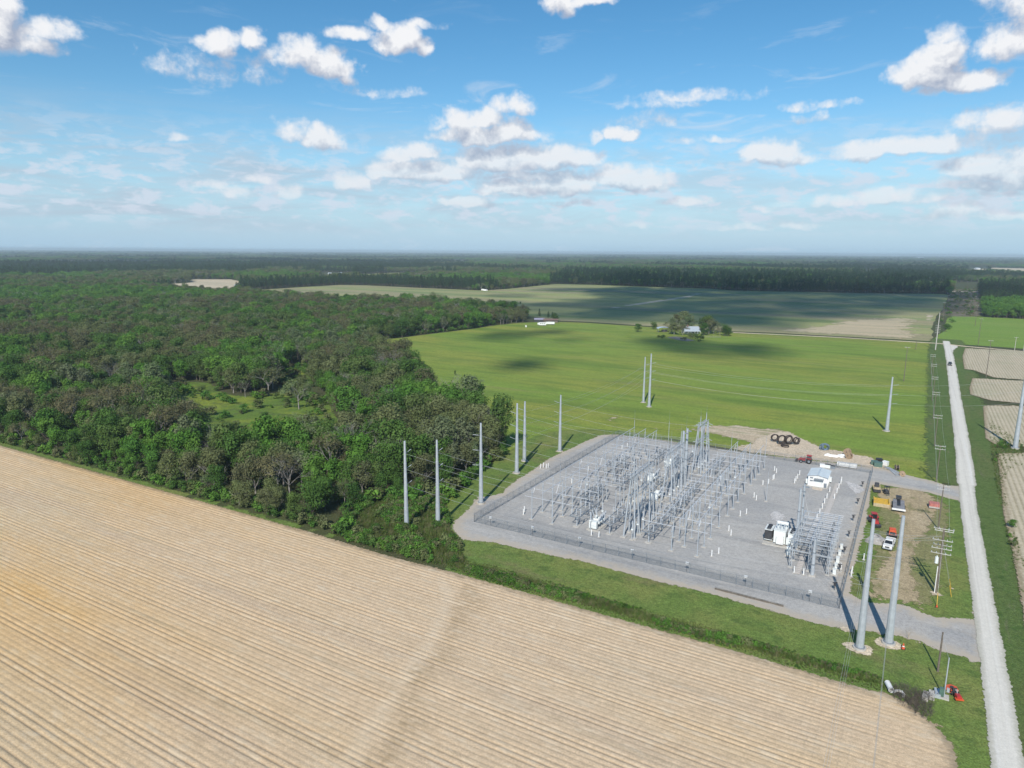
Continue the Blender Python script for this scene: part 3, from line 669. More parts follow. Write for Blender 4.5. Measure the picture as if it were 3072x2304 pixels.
def smod(px, py, ri): return .7 + .6 * vnoise(ri * .7, py * .05, 5)
for pts in [((2893,1045),(3072,1055),(3200,1063),(3220,1150),(3072,1141),(2979,1134),(2920,1112),(2890,1108),(2885,1070)),
            ((2914,1135),(3072,1144),(3230,1150),(3240,1222),(3072,1213),(2965,1202),(2907,1184),(2905,1165)),
            ((2945,1217),(3072,1219),(3240,1228),(3250,1352),(3072,1344),(2983,1337),(2952,1316),(2948,1260)),
            ((2985,1360),(3072,1362),(3300,1370),(3500,1700),(3600,2300),(3250,2300),(3130,2100),(3068,1900),(3050,1770),(3031,1661),(3006,1553),(2994,1420))]:
    rowfield('stubble_field', P(*pts), 'y', .27, strip_m, 1.35, .15, -.13, 4, smod)
edge_g = P((-500,1170),(0,1322),(300,1405),(620,1493),(950,1586),(1040,1610),(1060,1645),(950,1616),(620,1524),(300,1436),(0,1354),(-500,1215))
sheet('field_edge_grass', edge_g, .05, lawn_m, step=1.5, cell=3, jit=.6, smooth=False)
# ------------------------------------------------------------------ haze
hb = MB(); hb.box((-6000, 16000, 36.5), (60000, 46000, 75)); 
hz_o = hb.build('haze', []); tag(hz_o, kind='stuff')
hm = bpy.data.materials.new('haze_air'); hm.use_nodes = True; ht = NT(hm.node_tree); hm.node_tree.nodes.clear()
pv = ht.node('ShaderNodeVolumePrincipled'); pv.inputs['Color'].default_value = (.74, .90, .97, 1); pv.inputs['Density'].default_value = 9.5e-5
pv.inputs['Anisotropy'].default_value = 0.0
ho = ht.node('ShaderNodeOutputMaterial'); ht.l.new(pv.outputs[0], ho.inputs['Volume']); hz_o.data.materials.append(hm)

# ------------------------------------------------------------------ trees
def leaf_cards(mb, pts, nrm, size, rnd, mi=1):
    for p, n in zip(pts, nrm):
        n = Vector(n) + Vector((rnd.uniform(-.7, .7), rnd.uniform(-.7, .7), rnd.uniform(-.4, .8))); n.normalize()
        a = n.orthogonal().normalized(); a.rotate(Matrix.Rotation(rnd.uniform(0, 6.28), 3, n)); b = n.cross(a)
        s = size * rnd.uniform(.55, 1.35); p = Vector(p); w = s * rnd.uniform(.5, .9)
        mb.add([p - a * s - b * w * .4, p + b * w - a * s * .1, p + a * s + b * w * .3, p - b * w + a * s * .2], [(0, 1, 2, 3)], mi)
def limbs(mb, p, d, ln, r, depth, rnd, tips, spread=.6, n=4, mi=0):
    q = p + d * ln
    mid = p + d * ln * .5 + Vector((rnd.uniform(-1, 1), rnd.uniform(-1, 1), 0)) * ln * .06
    mb.tube(p, mid, r, r * .8, n, mi, False); mb.tube(mid, q, r * .8, r * .58, n, mi, False)
    if depth == 0: tips.append((q, d)); return
    for k in range(rnd.choice((2, 3, 3))):
        e = Vector((rnd.gauss(0, 1), rnd.gauss(0, 1), rnd.gauss(0, .5))).normalized()
        nd = (d + e * spread * rnd.uniform(.7, 1.3)).normalized(); nd.z = max(nd.z, -.05)
        limbs(mb, q if k else mid.lerp(q, .7), nd, ln * rnd.uniform(.6, .82), r * .55, depth - 1, rnd, tips, spread, 3, mi)
def broadleaf(seed, H=12., W=4.2, leaves=1500, lobes=15, base=.22, size=.36, droop=0.0):
    rnd = random.Random(seed); tr = MB(); cr = MB(); tips = []
    th = H * base * 1.3
    tr.tube((0, 0, -.2), (rnd.uniform(-.2, .2), rnd.uniform(-.2, .2), th), H * .021, H * .015, 7, 0, False)
    for k in range(5):
        a = 6.28 * k / 5 + rnd.uniform(-.4, .4)
        limbs(tr, Vector((0, 0, th * rnd.uniform(.7, 1.0))), Vector((math.cos(a) * .6, math.sin(a) * .6, 1)).normalized(), H * .26, H * .009, 2, rnd, tips, .5)
    C = []
    for k in range(lobes):
        t = (k + .5) / lobes; z = H * (base + (1 - base) * (.18 + .72 * rnd.random() ** .8)); pr = W * math.sqrt(max(.05, 1 - ((z / H - base - .38) / .62) ** 2))
        a = rnd.uniform(0, 6.28); r = pr * rnd.uniform(.15, .75)
        C.append((Vector((r * math.cos(a), r * math.sin(a), min(z, H * .88))), W * rnd.uniform(.30, .52)))
    C.append((Vector((0, 0, H * .86)), W * .40))
    pts = []; nr = []
    for k in range(leaves):
        c, R_ = C[rnd.randrange(len(C))]
        d = Vector((rnd.gauss(0, 1), rnd.gauss(0, 1), rnd.gauss(.25, 1))).normalized()
        q = c + d * R_ * rnd.uniform(.72, 1.12) * (1 + .25 * math.sin(3 * d.x + seed) * math.cos(4 * d.y))
        if q.z < H * base * .5: q.z = H * base * .5 + rnd.random() * H * .1
        pts.append(q); nr.append(d)
    leaf_cards(cr, pts, nr, size, rnd, 0)
    return tr, cr
def sparse(seed, H=12., W=4.0, per=7, size=.30, depth=3, lean=0):
    rnd = random.Random(seed); tr = MB(); cr = MB(); tips = []
    p = Vector((0, 0, -.2)); top = Vector((rnd.uniform(-.5, .5), rnd.uniform(-.5, .5), H * .42))
    tr.tube(p, top, H * .019, H * .013, 7, 0, False)
    for k in range(6):
        a = 6.28 * k / 6 + rnd.uniform(-.5, .5); s = rnd.uniform(.45, 1.0)
        limbs(tr, p.lerp(top, rnd.uniform(.55, 1)), Vector((math.cos(a) * s, math.sin(a) * s, 1.05)).normalized(), H * .23, H * .008, depth, rnd, tips, .62)
    pts = []; nr = []
    for q, d in tips:
        for k in range(per):
            pts.append(q + Vector((rnd.gauss(0, .55), rnd.gauss(0, .55), rnd.gauss(0, .5)))); nr.append(d + Vector((0, 0, .6)))
    if per: leaf_cards(cr, pts, nr, size, rnd, 0)
    return tr, cr
def pine(seed, H=17., W=2.9):
    rnd = random.Random(seed); tr = MB(); cr = MB()
    tr.tube((0, 0, -.2), (0, 0, H * .96), H * .014, .04, 6, 0, False); pts = []; nr = []
    z = H * .30
    while z < H * .98:
        w = W * (1 - ((z / H - .30) / .72)) ** .75 * rnd.uniform(.75, 1.15) + .15
        for k in range(rnd.randint(4, 6)):
            a = rnd.uniform(0, 6.28); e = Vector((w * math.cos(a), w * math.sin(a), z + w * .15))
            tr.tube((0, 0, z), e, .05, .02, 3, 0, False)
            for j in range(int(8 + w * 5)):
                t = rnd.uniform(.25, 1.08); q = Vector((0, 0, z)).lerp(e, t) + Vector((rnd.gauss(0, .28), rnd.gauss(0, .28), rnd.gauss(.05, .22)))
                pts.append(q); nr.append(Vector((math.cos(a) * .4, math.sin(a) * .4, 1)))
        z += H * .045
    leaf_cards(cr, pts, nr, .30, rnd, 0)
    return tr, cr
KINDS = {}   # kind -> list of (trunk mesh, crown mesh, whole mesh, nominal height)
def reg(kind, trcr, leafkey, barkm, H):
    tr, cr = trcr
    t = tr.mesh(kind + '_trunk', barkm); c = cr.mesh(kind + '_crown', LEAF[leafkey]) if cr.v else None
    w = MB(); w.add(tr.v, tr.f, 0); w.add(cr.v, cr.f, 1); wm = w.mesh(kind + '_tree', [barkm, LEAF[leafkey]])
    KINDS.setdefault(kind, []).append((t, c, wm, H))
for s in range(3): reg('dark', broadleaf(10 + s, 12, 3.7 + .5 * s, 3200, 18, .12, .26), 'dark', bark, 12)
for s in range(3): reg('bright', broadleaf(20 + s, 12, 3.5 + .5 * s, 3000, 16, .12, .26), 'bright', bark, 12)
for s in range(3): reg('olive', broadleaf(30 + s, 12, 3.8 + .5 * s, 2600, 16, .14, .26), 'olive', barkg, 12)
for s in range(3): reg('brown', sparse(40 + s, 13, 4.2, 14, .22), 'brown', barkg, 13)
for s in range(2): reg('grey', broadleaf(50 + s, 13, 4.0, 2200, 14, .18, .25), 'grey', barkg, 13)
for s in range(2): reg('pale', sparse(60 + s, 12, 4.2, 11, .22), 'pale', barkg, 12)
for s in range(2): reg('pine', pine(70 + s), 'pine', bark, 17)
for s in range(2): reg('bare', sparse(80 + s, 12, 4.0, 0, .2, 4), 'grey', barkg, 12)
ORDERK = ['dark', 'bright', 'olive', 'brown', 'grey', 'pale', 'pine', 'bare']
protos = bpy.data.collections.new('tree_kinds'); PIDX = {}; k = 0
for kd in ORDERK:
    for i, (t_m, c_m, w_m, hh) in enumerate(KINDS[kd]):
        o = bpy.data.objects.new('tree_%02d' % k, w_m); protos.objects.link(o); PIDX[(kd, i)] = k; k += 1

fields = [bigfield, olive, rightgreen, clearing, tanfield, backgreen, patchfield, rightfar, corridor, pad, lawn, lawn2, tpoly,
          [(8, -50), (600, -50), (600, 700), (95, 640), (8, 560)]]
scrub = P((1010,1610),(1050,1545),(1130,1510),(1250,1500),(1335,1485),(1345,1570),(1352,1600),(1378,1640),(1400,1690),(1300,1692),(1150,1652))
fields.append(scrub); fields.append(P((2819,1015),(3300,1045),(3300,1100),(2819,1045))); fields.append([(-92, 100), (25, 100), (25, 240), (-92, 240)]); fields.append(P((2770,905),(2945,905),(2945,1045),(2770,1045))); fields.append(yard); fields.append(P((1550,985),(1600,940),(1900,960),(2318,985),(2900,1010),(2900,1060),(2800,1060),(2318,1015),(1900,1000),(1640,990)))
# small distant openings with buildings or pale fields: (x0, x1, y far, y near) in photograph pixels
OPEN = [(150, 460, 783, 796), (185, 205, 838, 862), (960, 1060, 817, 838), (1360, 1400, 780, 792), (2590, 2620, 810, 826), (2745, 2775, 771, 779), (2900, 2960, 803, 822),
        (0, 60, 770, 775), (590, 800, 757.5, 760.5), (1400, 1510, 764, 766), (2200, 2300, 768, 770), (2560, 2700, 770, 772), (1640, 1720, 770, 773), (2800, 3072, 768.5, 770), (880, 1010, 765, 767),
        (2850, 2940, 846, 870)]
for (a, b, c_, d) in OPEN: fields.append(P((a, c_), (b, c_), (b, d), (a, d)))
OPEN += [(300, 520, 768, 772), (1050, 1300, 771, 774), (1900, 2120, 777, 781), (2380, 2520, 786, 790), (100, 330, 776, 779), (1700, 1850, 783, 787)]
for (a, b, c_, d) in OPEN[-6:]: fields.append(P((a, c_), (b, c_), (b, d), (a, d)))
for (a, b, c_, d) in OPEN[7:15] + OPEN[-6:]:
    sheet('distant_field', P((a, c_), (b, c_), (b, d), (a, d)), .05, tan_m, step=400, cell=4000, jit=0, smooth=False)
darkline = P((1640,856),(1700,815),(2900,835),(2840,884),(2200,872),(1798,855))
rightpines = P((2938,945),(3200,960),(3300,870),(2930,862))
leftdark = P((-300,850),(1300,800),(1300,790),(-300,796))  # left horizon band, darkened with pines in place of cloud shadow
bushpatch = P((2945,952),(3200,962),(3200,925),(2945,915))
def sample(r0, r1, sp):
    a = np.arange(-r1, r1, sp); gx, gy = np.meshgrid(a, np.arange(0, r1, sp))
    gx = gx.ravel() + rng.uniform(-.45, .45, gx.size) * sp; gy = gy.ravel() + rng.uniform(-.45, .45, gy.size) * sp
    # gx: camera right, gy: camera forward
    r = np.hypot(gx, gy); k = (r >= r0) & (r < r1) & (np.abs(gx) < gy * .80 + 28) & (gy > 60)
    gx, gy = gx[k], gy[k]
    return gx * X0[0] + gy * FH[0], gx * X0[1] + gy * FH[1], gx, gy
TX = []; TY = []; TK = []; TS = []; TV = []
def choose(x, y, r):
    n = x.size; u = rng.random(n); n1 = fbm(x / 45, y / 45, 11, 4); n2 = fbm(x / 28 + 7, y / 28, 12, 3); n3 = fbm(x / 420, y / 260, 13, 3)
    kd = np.where(n2 > .58, 1, np.where(n2 < .40, 2, 0))          # bright, olive, dark
    kd = np.where((n1 > .585) & (u < .45), 3, kd)                  # brown patches
    kd = np.where((n1 < .38) & (u < .3), 4, kd)
    kd = np.where(u > .955, 7, kd); kd = np.where((u > .90) & (u <= .955), 5, kd)
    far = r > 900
    kd = np.where(far & (n3 > .60), 6, kd); kd = np.where(far & (n3 <= .56) & (n3 > .42) & (u < .7), 2, kd)  # far pine patches; their dark tone also stands in for distant cloud shadow
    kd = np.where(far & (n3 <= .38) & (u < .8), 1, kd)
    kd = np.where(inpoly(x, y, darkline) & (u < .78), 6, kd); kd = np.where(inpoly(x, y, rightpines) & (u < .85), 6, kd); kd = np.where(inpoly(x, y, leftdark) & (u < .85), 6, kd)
    kd = np.where(inpoly(x, y, bushpatch), 1, kd)
    return kd
for (r0, r1, sp, sxy, szz) in ((60, 420, 5.4, 1, 1), (420, 800, 6.4, 1.05, 1), (800, 1500, 7.5, 1.15, 1.02), (1500, 3200, 11, 1.6, 1.1), (3200, 7000, 26, 3.4, 1.15), (7000, 22000, 80, 9, 1.3)):
    x, y, gx, gy = sample(r0, r1, sp)
    k = np.ones(x.size, bool)
    for f in fields:
        fa = np.array(f); bx = (x > fa[:, 0].min()) & (x < fa[:, 0].max()) & (y > fa[:, 1].min()) & (y < fa[:, 1].max())
        if bx.any(): k[bx] &= ~inpoly(x[bx], y[bx], f)
    x, y, gx, gy = x[k], y[k], gx[k], gy[k]
    r = np.hypot(x, y); kd = choose(x, y, r)
    s = .92 + .35 * (fbm(x / 30, y / 30, 21, 3) - .5) * 2 + rng.normal(0, .17, x.size)
    if r0 < 800:
        e = np.minimum(segdist(x, y, tpoly), segdist(x, y, scrub)); m = np.clip(e / 16, 0, 1); s = s * (.52 + .48 * m)
        k2 = (e < 2.6); e2 = segdist(x, y, bigfield); k2 |= (e2 < 1.5)
        kd = np.where((e < 20) & ((kd == 3) | (kd == 4) | (kd == 5)) & (rng.random(x.size) < .72), rng.choice([0, 0, 1, 2], x.size), kd)
        x, y, gx, gy, r, kd, s = [q[~k2] for q in (x, y, gx, gy, r, kd, s)]
    s = np.clip(s, .38, 1.35)
    if r0 >= 3200: s = s * (1 + .25 * (fbm(x / 900, y / 500, 8) - .5))
    s = np.where((kd == 6), np.clip(s * rng.uniform(.72, 1.12, x.size), .4, 1.4), s); TX.append(x); TY.append(y); TK.append(kd); TS.append(np.stack([s * sxy * rng.uniform(.9, 1.15, x.size), s * sxy * rng.uniform(.9, 1.15, x.size), s * szz], 1)); TV.append(rng.integers(0, 6, x.size))
TX = np.concatenate(TX); TY = np.concatenate(TY); TK = np.concatenate(TK); TS = np.concatenate(TS); TV = np.concatenate(TV)
# trees one can point to, placed one by one: (base x, base y, top y, kind, widen, label)
SPEC = [(660,1152,1068,'bright',1.25,'big bright green tree at the back edge of the woodland clearing'),
 (897,1228,1128,'pale',1.0,'sparse tree with a pale bare trunk in the middle of the clearing'),
 (995,1236,1148,'bright',.5,'narrow ivy-clad tree at the right of the clearing'),
 (1049,1272,1182,'bright',.55,'second narrow leafy tree at the right edge of the clearing'),
 (736,1192,1140,'bare',.9,'small bare grey tree at the left edge of the clearing'),
 (805,1186,1098,'brown',1.3,'broad reddish brown tree behind the clearing'),
 (905,1195,1135,'olive',1.2,'low spreading green tree beside the bare-trunked one in the clearing'),
 (1181,1172,1070,'bare',1.5,'large bare grey tree at the meadow side of the wood'),
 (1095,1120,1060,'bare',1.2,'tall bare pale tree deep in the wood above the clearing'),
 (1225,1165,1090,'brown',1.2,'brown tree beside the large bare grey tree'),
 (1400,1262,1128,'grey',1.1,'tall grey green tree at the wood corner by the meadow'),
 (1350,1245,1125,'bare',1.1,'bare-topped tree left of the tall grey green corner tree'),
 (1470,1345,1215,'bare',1.2,'grey leafless tree at the wood edge behind the third steel pole'),
 (1500,1350,1195,'dark',.8,'dark green tree at the tip of the wood near the steel poles'),
 (1660,1362,0,'skip',1,'')]
SPEC2 = [(2048,1006,975,'brown',1.3,'low brown tree in front of the left corner of the farmhouse'),(2112,1006,970,'dark',1.2,'dark tree in front of the right corner of the farmhouse'),(2126,1004,958,'brown',1.3,'tall brown tree just right of the farmhouse'),(2022,1004,968,'olive',1.3,'olive tree in front of the carport'),
 (2030,985,945,'olive',1.1,'olive tree behind the carport of the farmhouse'),(2045,1000,962,'grey',1.0,'grey tree touching the left gable of the farmhouse'),(2064,994,948,'grey',1.1,'grey sparse tree right behind the farmhouse chimney'),
 (2108,996,955,'dark',1.1,'dark tree against the right half of the farmhouse roof'),(2132,1000,962,'olive',1.1,'olive tree between the dark trees right of the farmhouse'),(2152,1000,968,'brown',1.3,'brown tree over the timber pen'),(2003,992,965,'brown',1.2,'brown tree leaning over the carport'),
 (2185,1008,984,'dark',1.5,'lowest dark tree at the far right end of the farmyard'),
 (1914,996,972,'dark',1.35,'round dark bush left of the farmhouse yard, nearer the camera'),
 (1960,988,966,'dark',1.3,'round dark bush left of the farmhouse yard, farther back'),
 (2014,1001,953,'grey',1.0,'grey-leaved tree between the carport and the farmhouse'),
 (2034,998,952,'bare',1.0,'bare tree between the carport and the farmhouse'),
 (2056,990,936,'olive',1.2,'tallest tree behind the farmhouse'),
 (2081,992,957,'brown',1.2,'brown tree right behind the farmhouse roof'),
 (2098,990,955,'pine',.8,'slim dark conifer behind the farmhouse'),
 (2122,998,948,'dark',1.0,'dark tree at the right gable of the farmhouse'),
 (2140,1002,975,'brown',1.4,'low brown tree right of the farmhouse'),
 (2174,1008,975,'dark',1.2,'bushy dark tree at the right end of the farmhouse yard'),
 (2160,1006,982,'brown',1.3,'brownish shrub beside the last tree of the farmhouse yard'),
 (1645,960,935,'pine',1.2,'pine behind the purple-roofed shed'), (1657,962,937,'pine',1.3,'broad pine right of the purple-roofed shed'),
 (1664,963,940,'dark',1.2,'dark tree at the end of the farm lane'), (1618,957,927,'pine',1.0,'tall pine rising behind the parked camper'),
 (1561,913,905,'dark',1.0,'lone tree standing in the sprouting field'), (2570,975,969,'bare',.8,'tiny bare tree alone in the sprouting field'),
 (1365,1125,1112,'dark',.8,'small lone bush in the meadow beside the wood'), (3035,1585,1560,'bright',1.4,'green shrub on the far bank of the road')]
tsel = (TS[:, 2] * 12) / np.hypot(TX, TY)
inf = np.zeros(TX.size, bool)
nearm = np.hypot(TX, TY) < 800
for i in np.where(nearm)[0]:
    a, b, zz = proj((TX[i], TY[i], 8)); inf[i] = 0 < a < 3072 and 0 < b < 2304
# spread a little so that screened rows behind do not crowd out the visible front
score = np.where(inf, tsel, -1); order = np.argsort(-score)[:272]
pick = np.zeros(TX.size, bool); pick[order] = True
DESC = {'dark': 'dark green bushy tree', 'bright': 'bright green leafy tree', 'olive': 'olive green tree', 'brown': 'sparse brown budding tree',
        'grey': 'dull grey green tree', 'pale': 'thin pale green tree', 'pine': 'dark pine tree', 'bare': 'bare grey leafless tree'}
def one_tree(x, y, kd, v, s, rz, label, group='trees of the left-hand wood', z=0):
    t_m, c_m, w_m, hh = KINDS[kd][v % len(KINDS[kd])]
    t = thing('pine_tree' if kd == 'pine' else 'bare_tree' if kd == 'bare' else 'tree', label, 'tree', (x, y, z), rz, group); t.scale = s
    o = bpy.data.objects.new('trunk', t_m); sc.collection.objects.link(o); o.parent = t
    if c_m:
        o = bpy.data.objects.new('crown', c_m); sc.collection.objects.link(o); o.parent = t
    return t
rows = {}
for i in np.where(pick)[0]:
    kd = ORDERK[TK[i]]; d = int((TY[i] - 108) // 9); rows.setdefault((kd, d), []).append(i)
for (kd, d), ids in sorted(rows.items()):
    ids.sort(key=lambda i: -TX[i])
    for j, i in enumerate(ids):
        rowt = 'front row by tilled field' if d == 0 else '%s row back' % ordn(d)
        lab = '%s, %s from the right in %s' % (DESC[kd], ordn(j), rowt)
        one_tree(TX[i], TY[i], kd, int(TV[i]), tuple(TS[i]), float(rng.uniform(0, 6.28)), lab)
for (bx, by, ty, kd, wd, lab) in SPEC + SPEC2:
    if kd == 'skip': continue
    q = at(bx, by); h = height_of(bx, by, ty); hh = KINDS[kd][0][3]; s = h / hh * 1.04
    one_tree(q[0], q[1], kd, int(rng.integers(0, 3)), (s * wd, s * wd, s), float(rng.uniform(0, 6)), lab, 'trees of the left-hand wood' if by > 1050 else 'trees around the farms')
    near = np.hypot(TX - q[0], TY - q[1]) < (2.5 if by > 1050 else 6); pick |= near & False
def scatter(name, x, y, z, idx, scl, coll, label, rot=None):
    me = bpy.data.meshes.new(name); me.from_pydata(np.stack([x, y, z], 1).tolist(), [], [])
    for nm, typ, val in (('pick', 'INT', idx.astype(np.int32)), ('rot', 'FLOAT', (rng.uniform(0, 6.28, x.size) if rot is None else rot).astype(np.float32))):
        a = me.attributes.new(nm, typ, 'POINT'); a.data.foreach_set('value', val)
    a = me.attributes.new('scl', 'FLOAT_VECTOR', 'POINT'); a.data.foreach_set('vector', scl.astype(np.float32).ravel())
    o = bpy.data.objects.new(name, me); sc.collection.objects.link(o)
    ng = bpy.data.node_groups.new(name, 'GeometryNodeTree')
    ng.interface.new_socket('Geometry', in_out='INPUT', socket_type='NodeSocketGeometry'); ng.interface.new_socket('Geometry', in_out='OUTPUT', socket_type='NodeSocketGeometry')
    n = ng.nodes; l = ng.links; gi = n.new('NodeGroupInput'); go = n.new('NodeGroupOutput')
    ci = n.new('GeometryNodeCollectionInfo'); ci.inputs['Collection'].default_value = coll; ci.inputs['Separate Children'].default_value = True; ci.inputs['Reset Children'].default_value = True
    ip = n.new('GeometryNodeInstanceOnPoints'); ip.inputs['Pick Instance'].default_value = True
    def na(nm, typ):
        q = n.new('GeometryNodeInputNamedAttribute'); q.data_type = typ; q.inputs[0].default_value = nm; return [s for s in q.outputs if s.enabled and s.name == 'Attribute'][0]
    l.new(gi.outputs[0], ip.inputs['Points']); l.new(ci.outputs[0], ip.inputs['Instance']); l.new(na('pick', 'INT'), ip.inputs['Instance Index'])
    cx = n.new('ShaderNodeCombineXYZ'); l.new(na('rot', 'FLOAT'), cx.inputs[2]); l.new(cx.outputs[0], ip.inputs['Rotation']); l.new(na('scl', 'FLOAT_VECTOR'), ip.inputs['Scale'])
    l.new(ip.outputs[0], go.inputs[0])
    md = o.modifiers.new('scatter', 'NODES'); md.node_group = ng
    return tag(o, label, None, None, 'stuff')
pidx = np.array([PIDX[(ORDERK[k], int(v) % len(KINDS[ORDERK[k]]))] for k, v in zip(TK, TV)])
rest = ~pick; rd = np.hypot(TX, TY)
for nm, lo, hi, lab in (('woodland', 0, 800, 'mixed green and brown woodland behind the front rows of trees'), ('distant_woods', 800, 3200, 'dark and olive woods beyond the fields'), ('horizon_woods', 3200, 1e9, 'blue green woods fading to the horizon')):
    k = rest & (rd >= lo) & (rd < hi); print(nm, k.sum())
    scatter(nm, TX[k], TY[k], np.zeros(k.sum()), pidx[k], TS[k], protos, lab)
# ---- undergrowth and tall grass
tufts = bpy.data.collections.new('undergrowth_kinds')
for s in range(4):
    rnd = random.Random(100 + s); mb = MB()
    for k in range(46):
        a = rnd.uniform(0, 6.28); r = rnd.uniform(0, .45); p = Vector((r * math.cos(a), r * math.sin(a), 0)); h = rnd.uniform(.35, 1.0)
        e = p + Vector((rnd.gauss(0, .22), rnd.gauss(0, .22), h)); w = Vector((math.cos(a + 1.5), math.sin(a + 1.5), 0)) * rnd.uniform(.02, .05)
        mb.add([p - w, p + w, e], [(0, 1, 2)], 0)
    tufts.objects.link(bpy.data.objects.new('tuft_%d' % s, mb.mesh('grass_tuft', LEAF['tuft'])))
for s in range(3):
    _, cr = broadleaf(120 + s, 1.6, .95, 260, 7, .02, .13); tufts.objects.link(bpy.data.objects.new('tuft_%d' % (4 + s), cr.mesh('low_bush', LEAF[('dark', 'olive', 'bright')[s]])))
def fill(poly, sp):
    a = np.array(poly); x0, y0 = a.min(0); x1, y1 = a.max(0); gx, gy = np.meshgrid(np.arange(x0, x1, sp), np.arange(y0, y1, sp))
    gx = gx.ravel() + rng.uniform(-.5, .5, gx.size) * sp; gy = gy.ravel() + rng.uniform(-.5, .5, gy.size) * sp; k = inpoly(gx, gy, poly); return gx[k], gy[k]
x, y = fill(scrub, .62); n_ = x.size; u = rng.random(n_); nn_ = fbm(x / 5, y / 5, 31)
pk = np.where(nn_ > .5, rng.integers(4, 7, n_), rng.integers(0, 4, n_)); sc_ = .5 + 1.1 * np.clip(nn_, 0, 1) * u
scatter('scrub', x, y, np.zeros(n_), pk, np.stack([sc_ * 1.3, sc_ * 1.3, sc_ * np.where(pk > 3, 1.1, 1.5)], 1), tufts, 'low green scrub around the two left-hand steel poles')
ditch = P((1300,1692),(1385,1676),(1430,1690),(1485,1698),(1560,1722),(1643,1745),(1770,1785),(1959,1836),(2149,1888),(2307,1936),(2466,1982),(2600,2018),(2680,2050),(2690,2085),(2660,2082),(2600,2064),(2400,2008),(2200,1948),(1833,1850),(1500,1756),(1400,1728))
x, y = fill(clearing, 2.6); n_ = x.size; nn_ = fbm(x / 9, y / 9, 37); k = (nn_ > .52) & (rng.random(n_) < .35); x, y = x[k], y[k]; n_ = x.size; sc_ = rng.uniform(.6, 2.4, n_)
scatter('clearing_shrubs', x, y, np.zeros(n_), rng.integers(4, 7, n_), np.stack([sc_ * 1.4, sc_ * 1.4, sc_], 1), tufts, 'scattered low shrubs in the woodland clearing')
x, y = fill(ditch, .42); n_ = x.size; u = rng.random(n_); nn_ = fbm(x / 6, y / 3, 33)
pk = np.where((nn_ > .53), rng.integers(4, 7, n_), rng.integers(0, 4, n_)); ed_ = segdist(x, y, ditch); sc_ = (.45 + .8 * u * nn_) * np.clip(ed_ / 2.0, .4, 1)
scatter('ditch_grass', x, y, np.zeros(n_) + .05, pk, np.stack([sc_ * 1.1, sc_ * 1.1, sc_ * np.where(pk > 3, .8, 1.35)], 1), tufts, 'rank grass along the ditch between the tilled field and the lawn')
x, y = fill(P((2670,2055),(2720,2062),(2800,2100),(2795,2160),(2765,2165),(2720,2130),(2680,2105)), .4); n_ = x.size
deadt = bpy.data.collections.new('dead_scrub_kinds')
for s in range(3): 
    tr, _ = sparse(140 + s, 1.3, .8, 0, .1, 3); deadt.objects.link(bpy.data.objects.new('tuft_%d' % s, tr.mesh('dead_bush', bark)))
sc_ = rng.uniform(.5, 1.2, n_); scatter('dead_scrub', x, y, np.zeros(n_) + .1, rng.integers(0, 3, n_), np.stack([sc_] * 3, 1), deadt, 'brown dead scrub round the concrete blocks')
vergep = [(20.5, 85), (24.5, 85), (25, 200), (26, 236), (29, 255), (33, 262), (36, 290), (29, 330), (27, 300), (24.6, 250)]
x, y = fill(vergep, .8); n_ = x.size; nn_ = fbm(x / 6, y / 10, 35); k = nn_ > .42; x, y, nn_ = x[k], y[k], nn_[k]; n_ = x.size
pk = np.where(nn_ > .72, rng.integers(4, 7, n_), rng.integers(0, 4, n_)); sc_ = rng.uniform(.3, .7, n_)
scatter('verge_weeds', x, y, np.zeros(n_) + .08, pk, np.stack([sc_] * 3, 1), tufts, 'rough weeds on the bank right of the gravel road')
x, y = fill(corridor, 9); n_ = x.size; k = rng.random(n_) > .35; x, y = x[k], y[k]; n_ = x.size
sc_ = rng.uniform(1.2, 3.0, n_); scatter('corridor_brush', x, y, np.zeros(n_), rng.integers(0, 7, n_), np.stack([sc_ * 1.6, sc_ * 1.6, sc_ * .7], 1), tufts, 'low brush below the power lines past the cross road')
# low fringe of bushes hiding the foot of the wood
ex = resample(P((0,1336),(300,1420),(620,1508),(950,1602),(1040,1625)), 1.1, .5, 3, True, False); ex = np.array(ex); n_ = len(ex)
ex[:, 1] += 2.6 + rng.uniform(-.8, 1.8, n_); sc_ = rng.uniform(.8, 2.1, n_)
scatter('woodland_fringe', ex[:, 0], ex[:, 1], np.zeros(n_), rng.integers(4, 7, n_), np.stack([sc_ * 1.2, sc_ * 1.2, sc_], 1), tufts, 'low bushes along the foot of the wood beside the tilled field')

# ------------------------------------------------------------------ unseen cumulus added above and behind the camera, shaped to cast soft ground shadows
m_, t_, o_ = newmat('shadow_cloud')
lw = t_.node('ShaderNodeLayerWeight'); lw.inputs[0].default_value = .35
d_ = t_.node('ShaderNodeBsdfDiffuse'); d_.inputs[0].default_value = (.92, .93, .95, 1)
tl_ = t_.node('ShaderNodeBsdfTranslucent'); tl_.inputs[0].default_value = (.9, .92, .95, 1)
a_ = t_.node('ShaderNodeMixShader'); a_.inputs[0].default_value = .5; t_.l.new(d_.outputs[0], a_.inputs[1]); t_.l.new(tl_.outputs[0], a_.inputs[2])
tr_ = t_.node('ShaderNodeBsdfTransparent'); b_ = t_.node('ShaderNodeMixShader')
t_.put(b_.inputs[0], t_.ramp(lw.outputs['Facing'], .25, 1.0, .74, 1.0)); t_.l.new(a_.outputs[0], b_.inputs[1]); t_.l.new(tr_.outputs[0], b_.inputs[2]); t_.l.new(b_.outputs[0], o_.inputs[0])
shadow_cloudm = m_
bm = bmesh.new(); bmesh.ops.create_icosphere(bm, subdivisions=2, radius=1); puffv = [v.co.copy() for v in bm.verts]; pufff = [tuple(v.index for v in f.verts) for f in bm.faces]; bm.free()
ALT = 1500.0
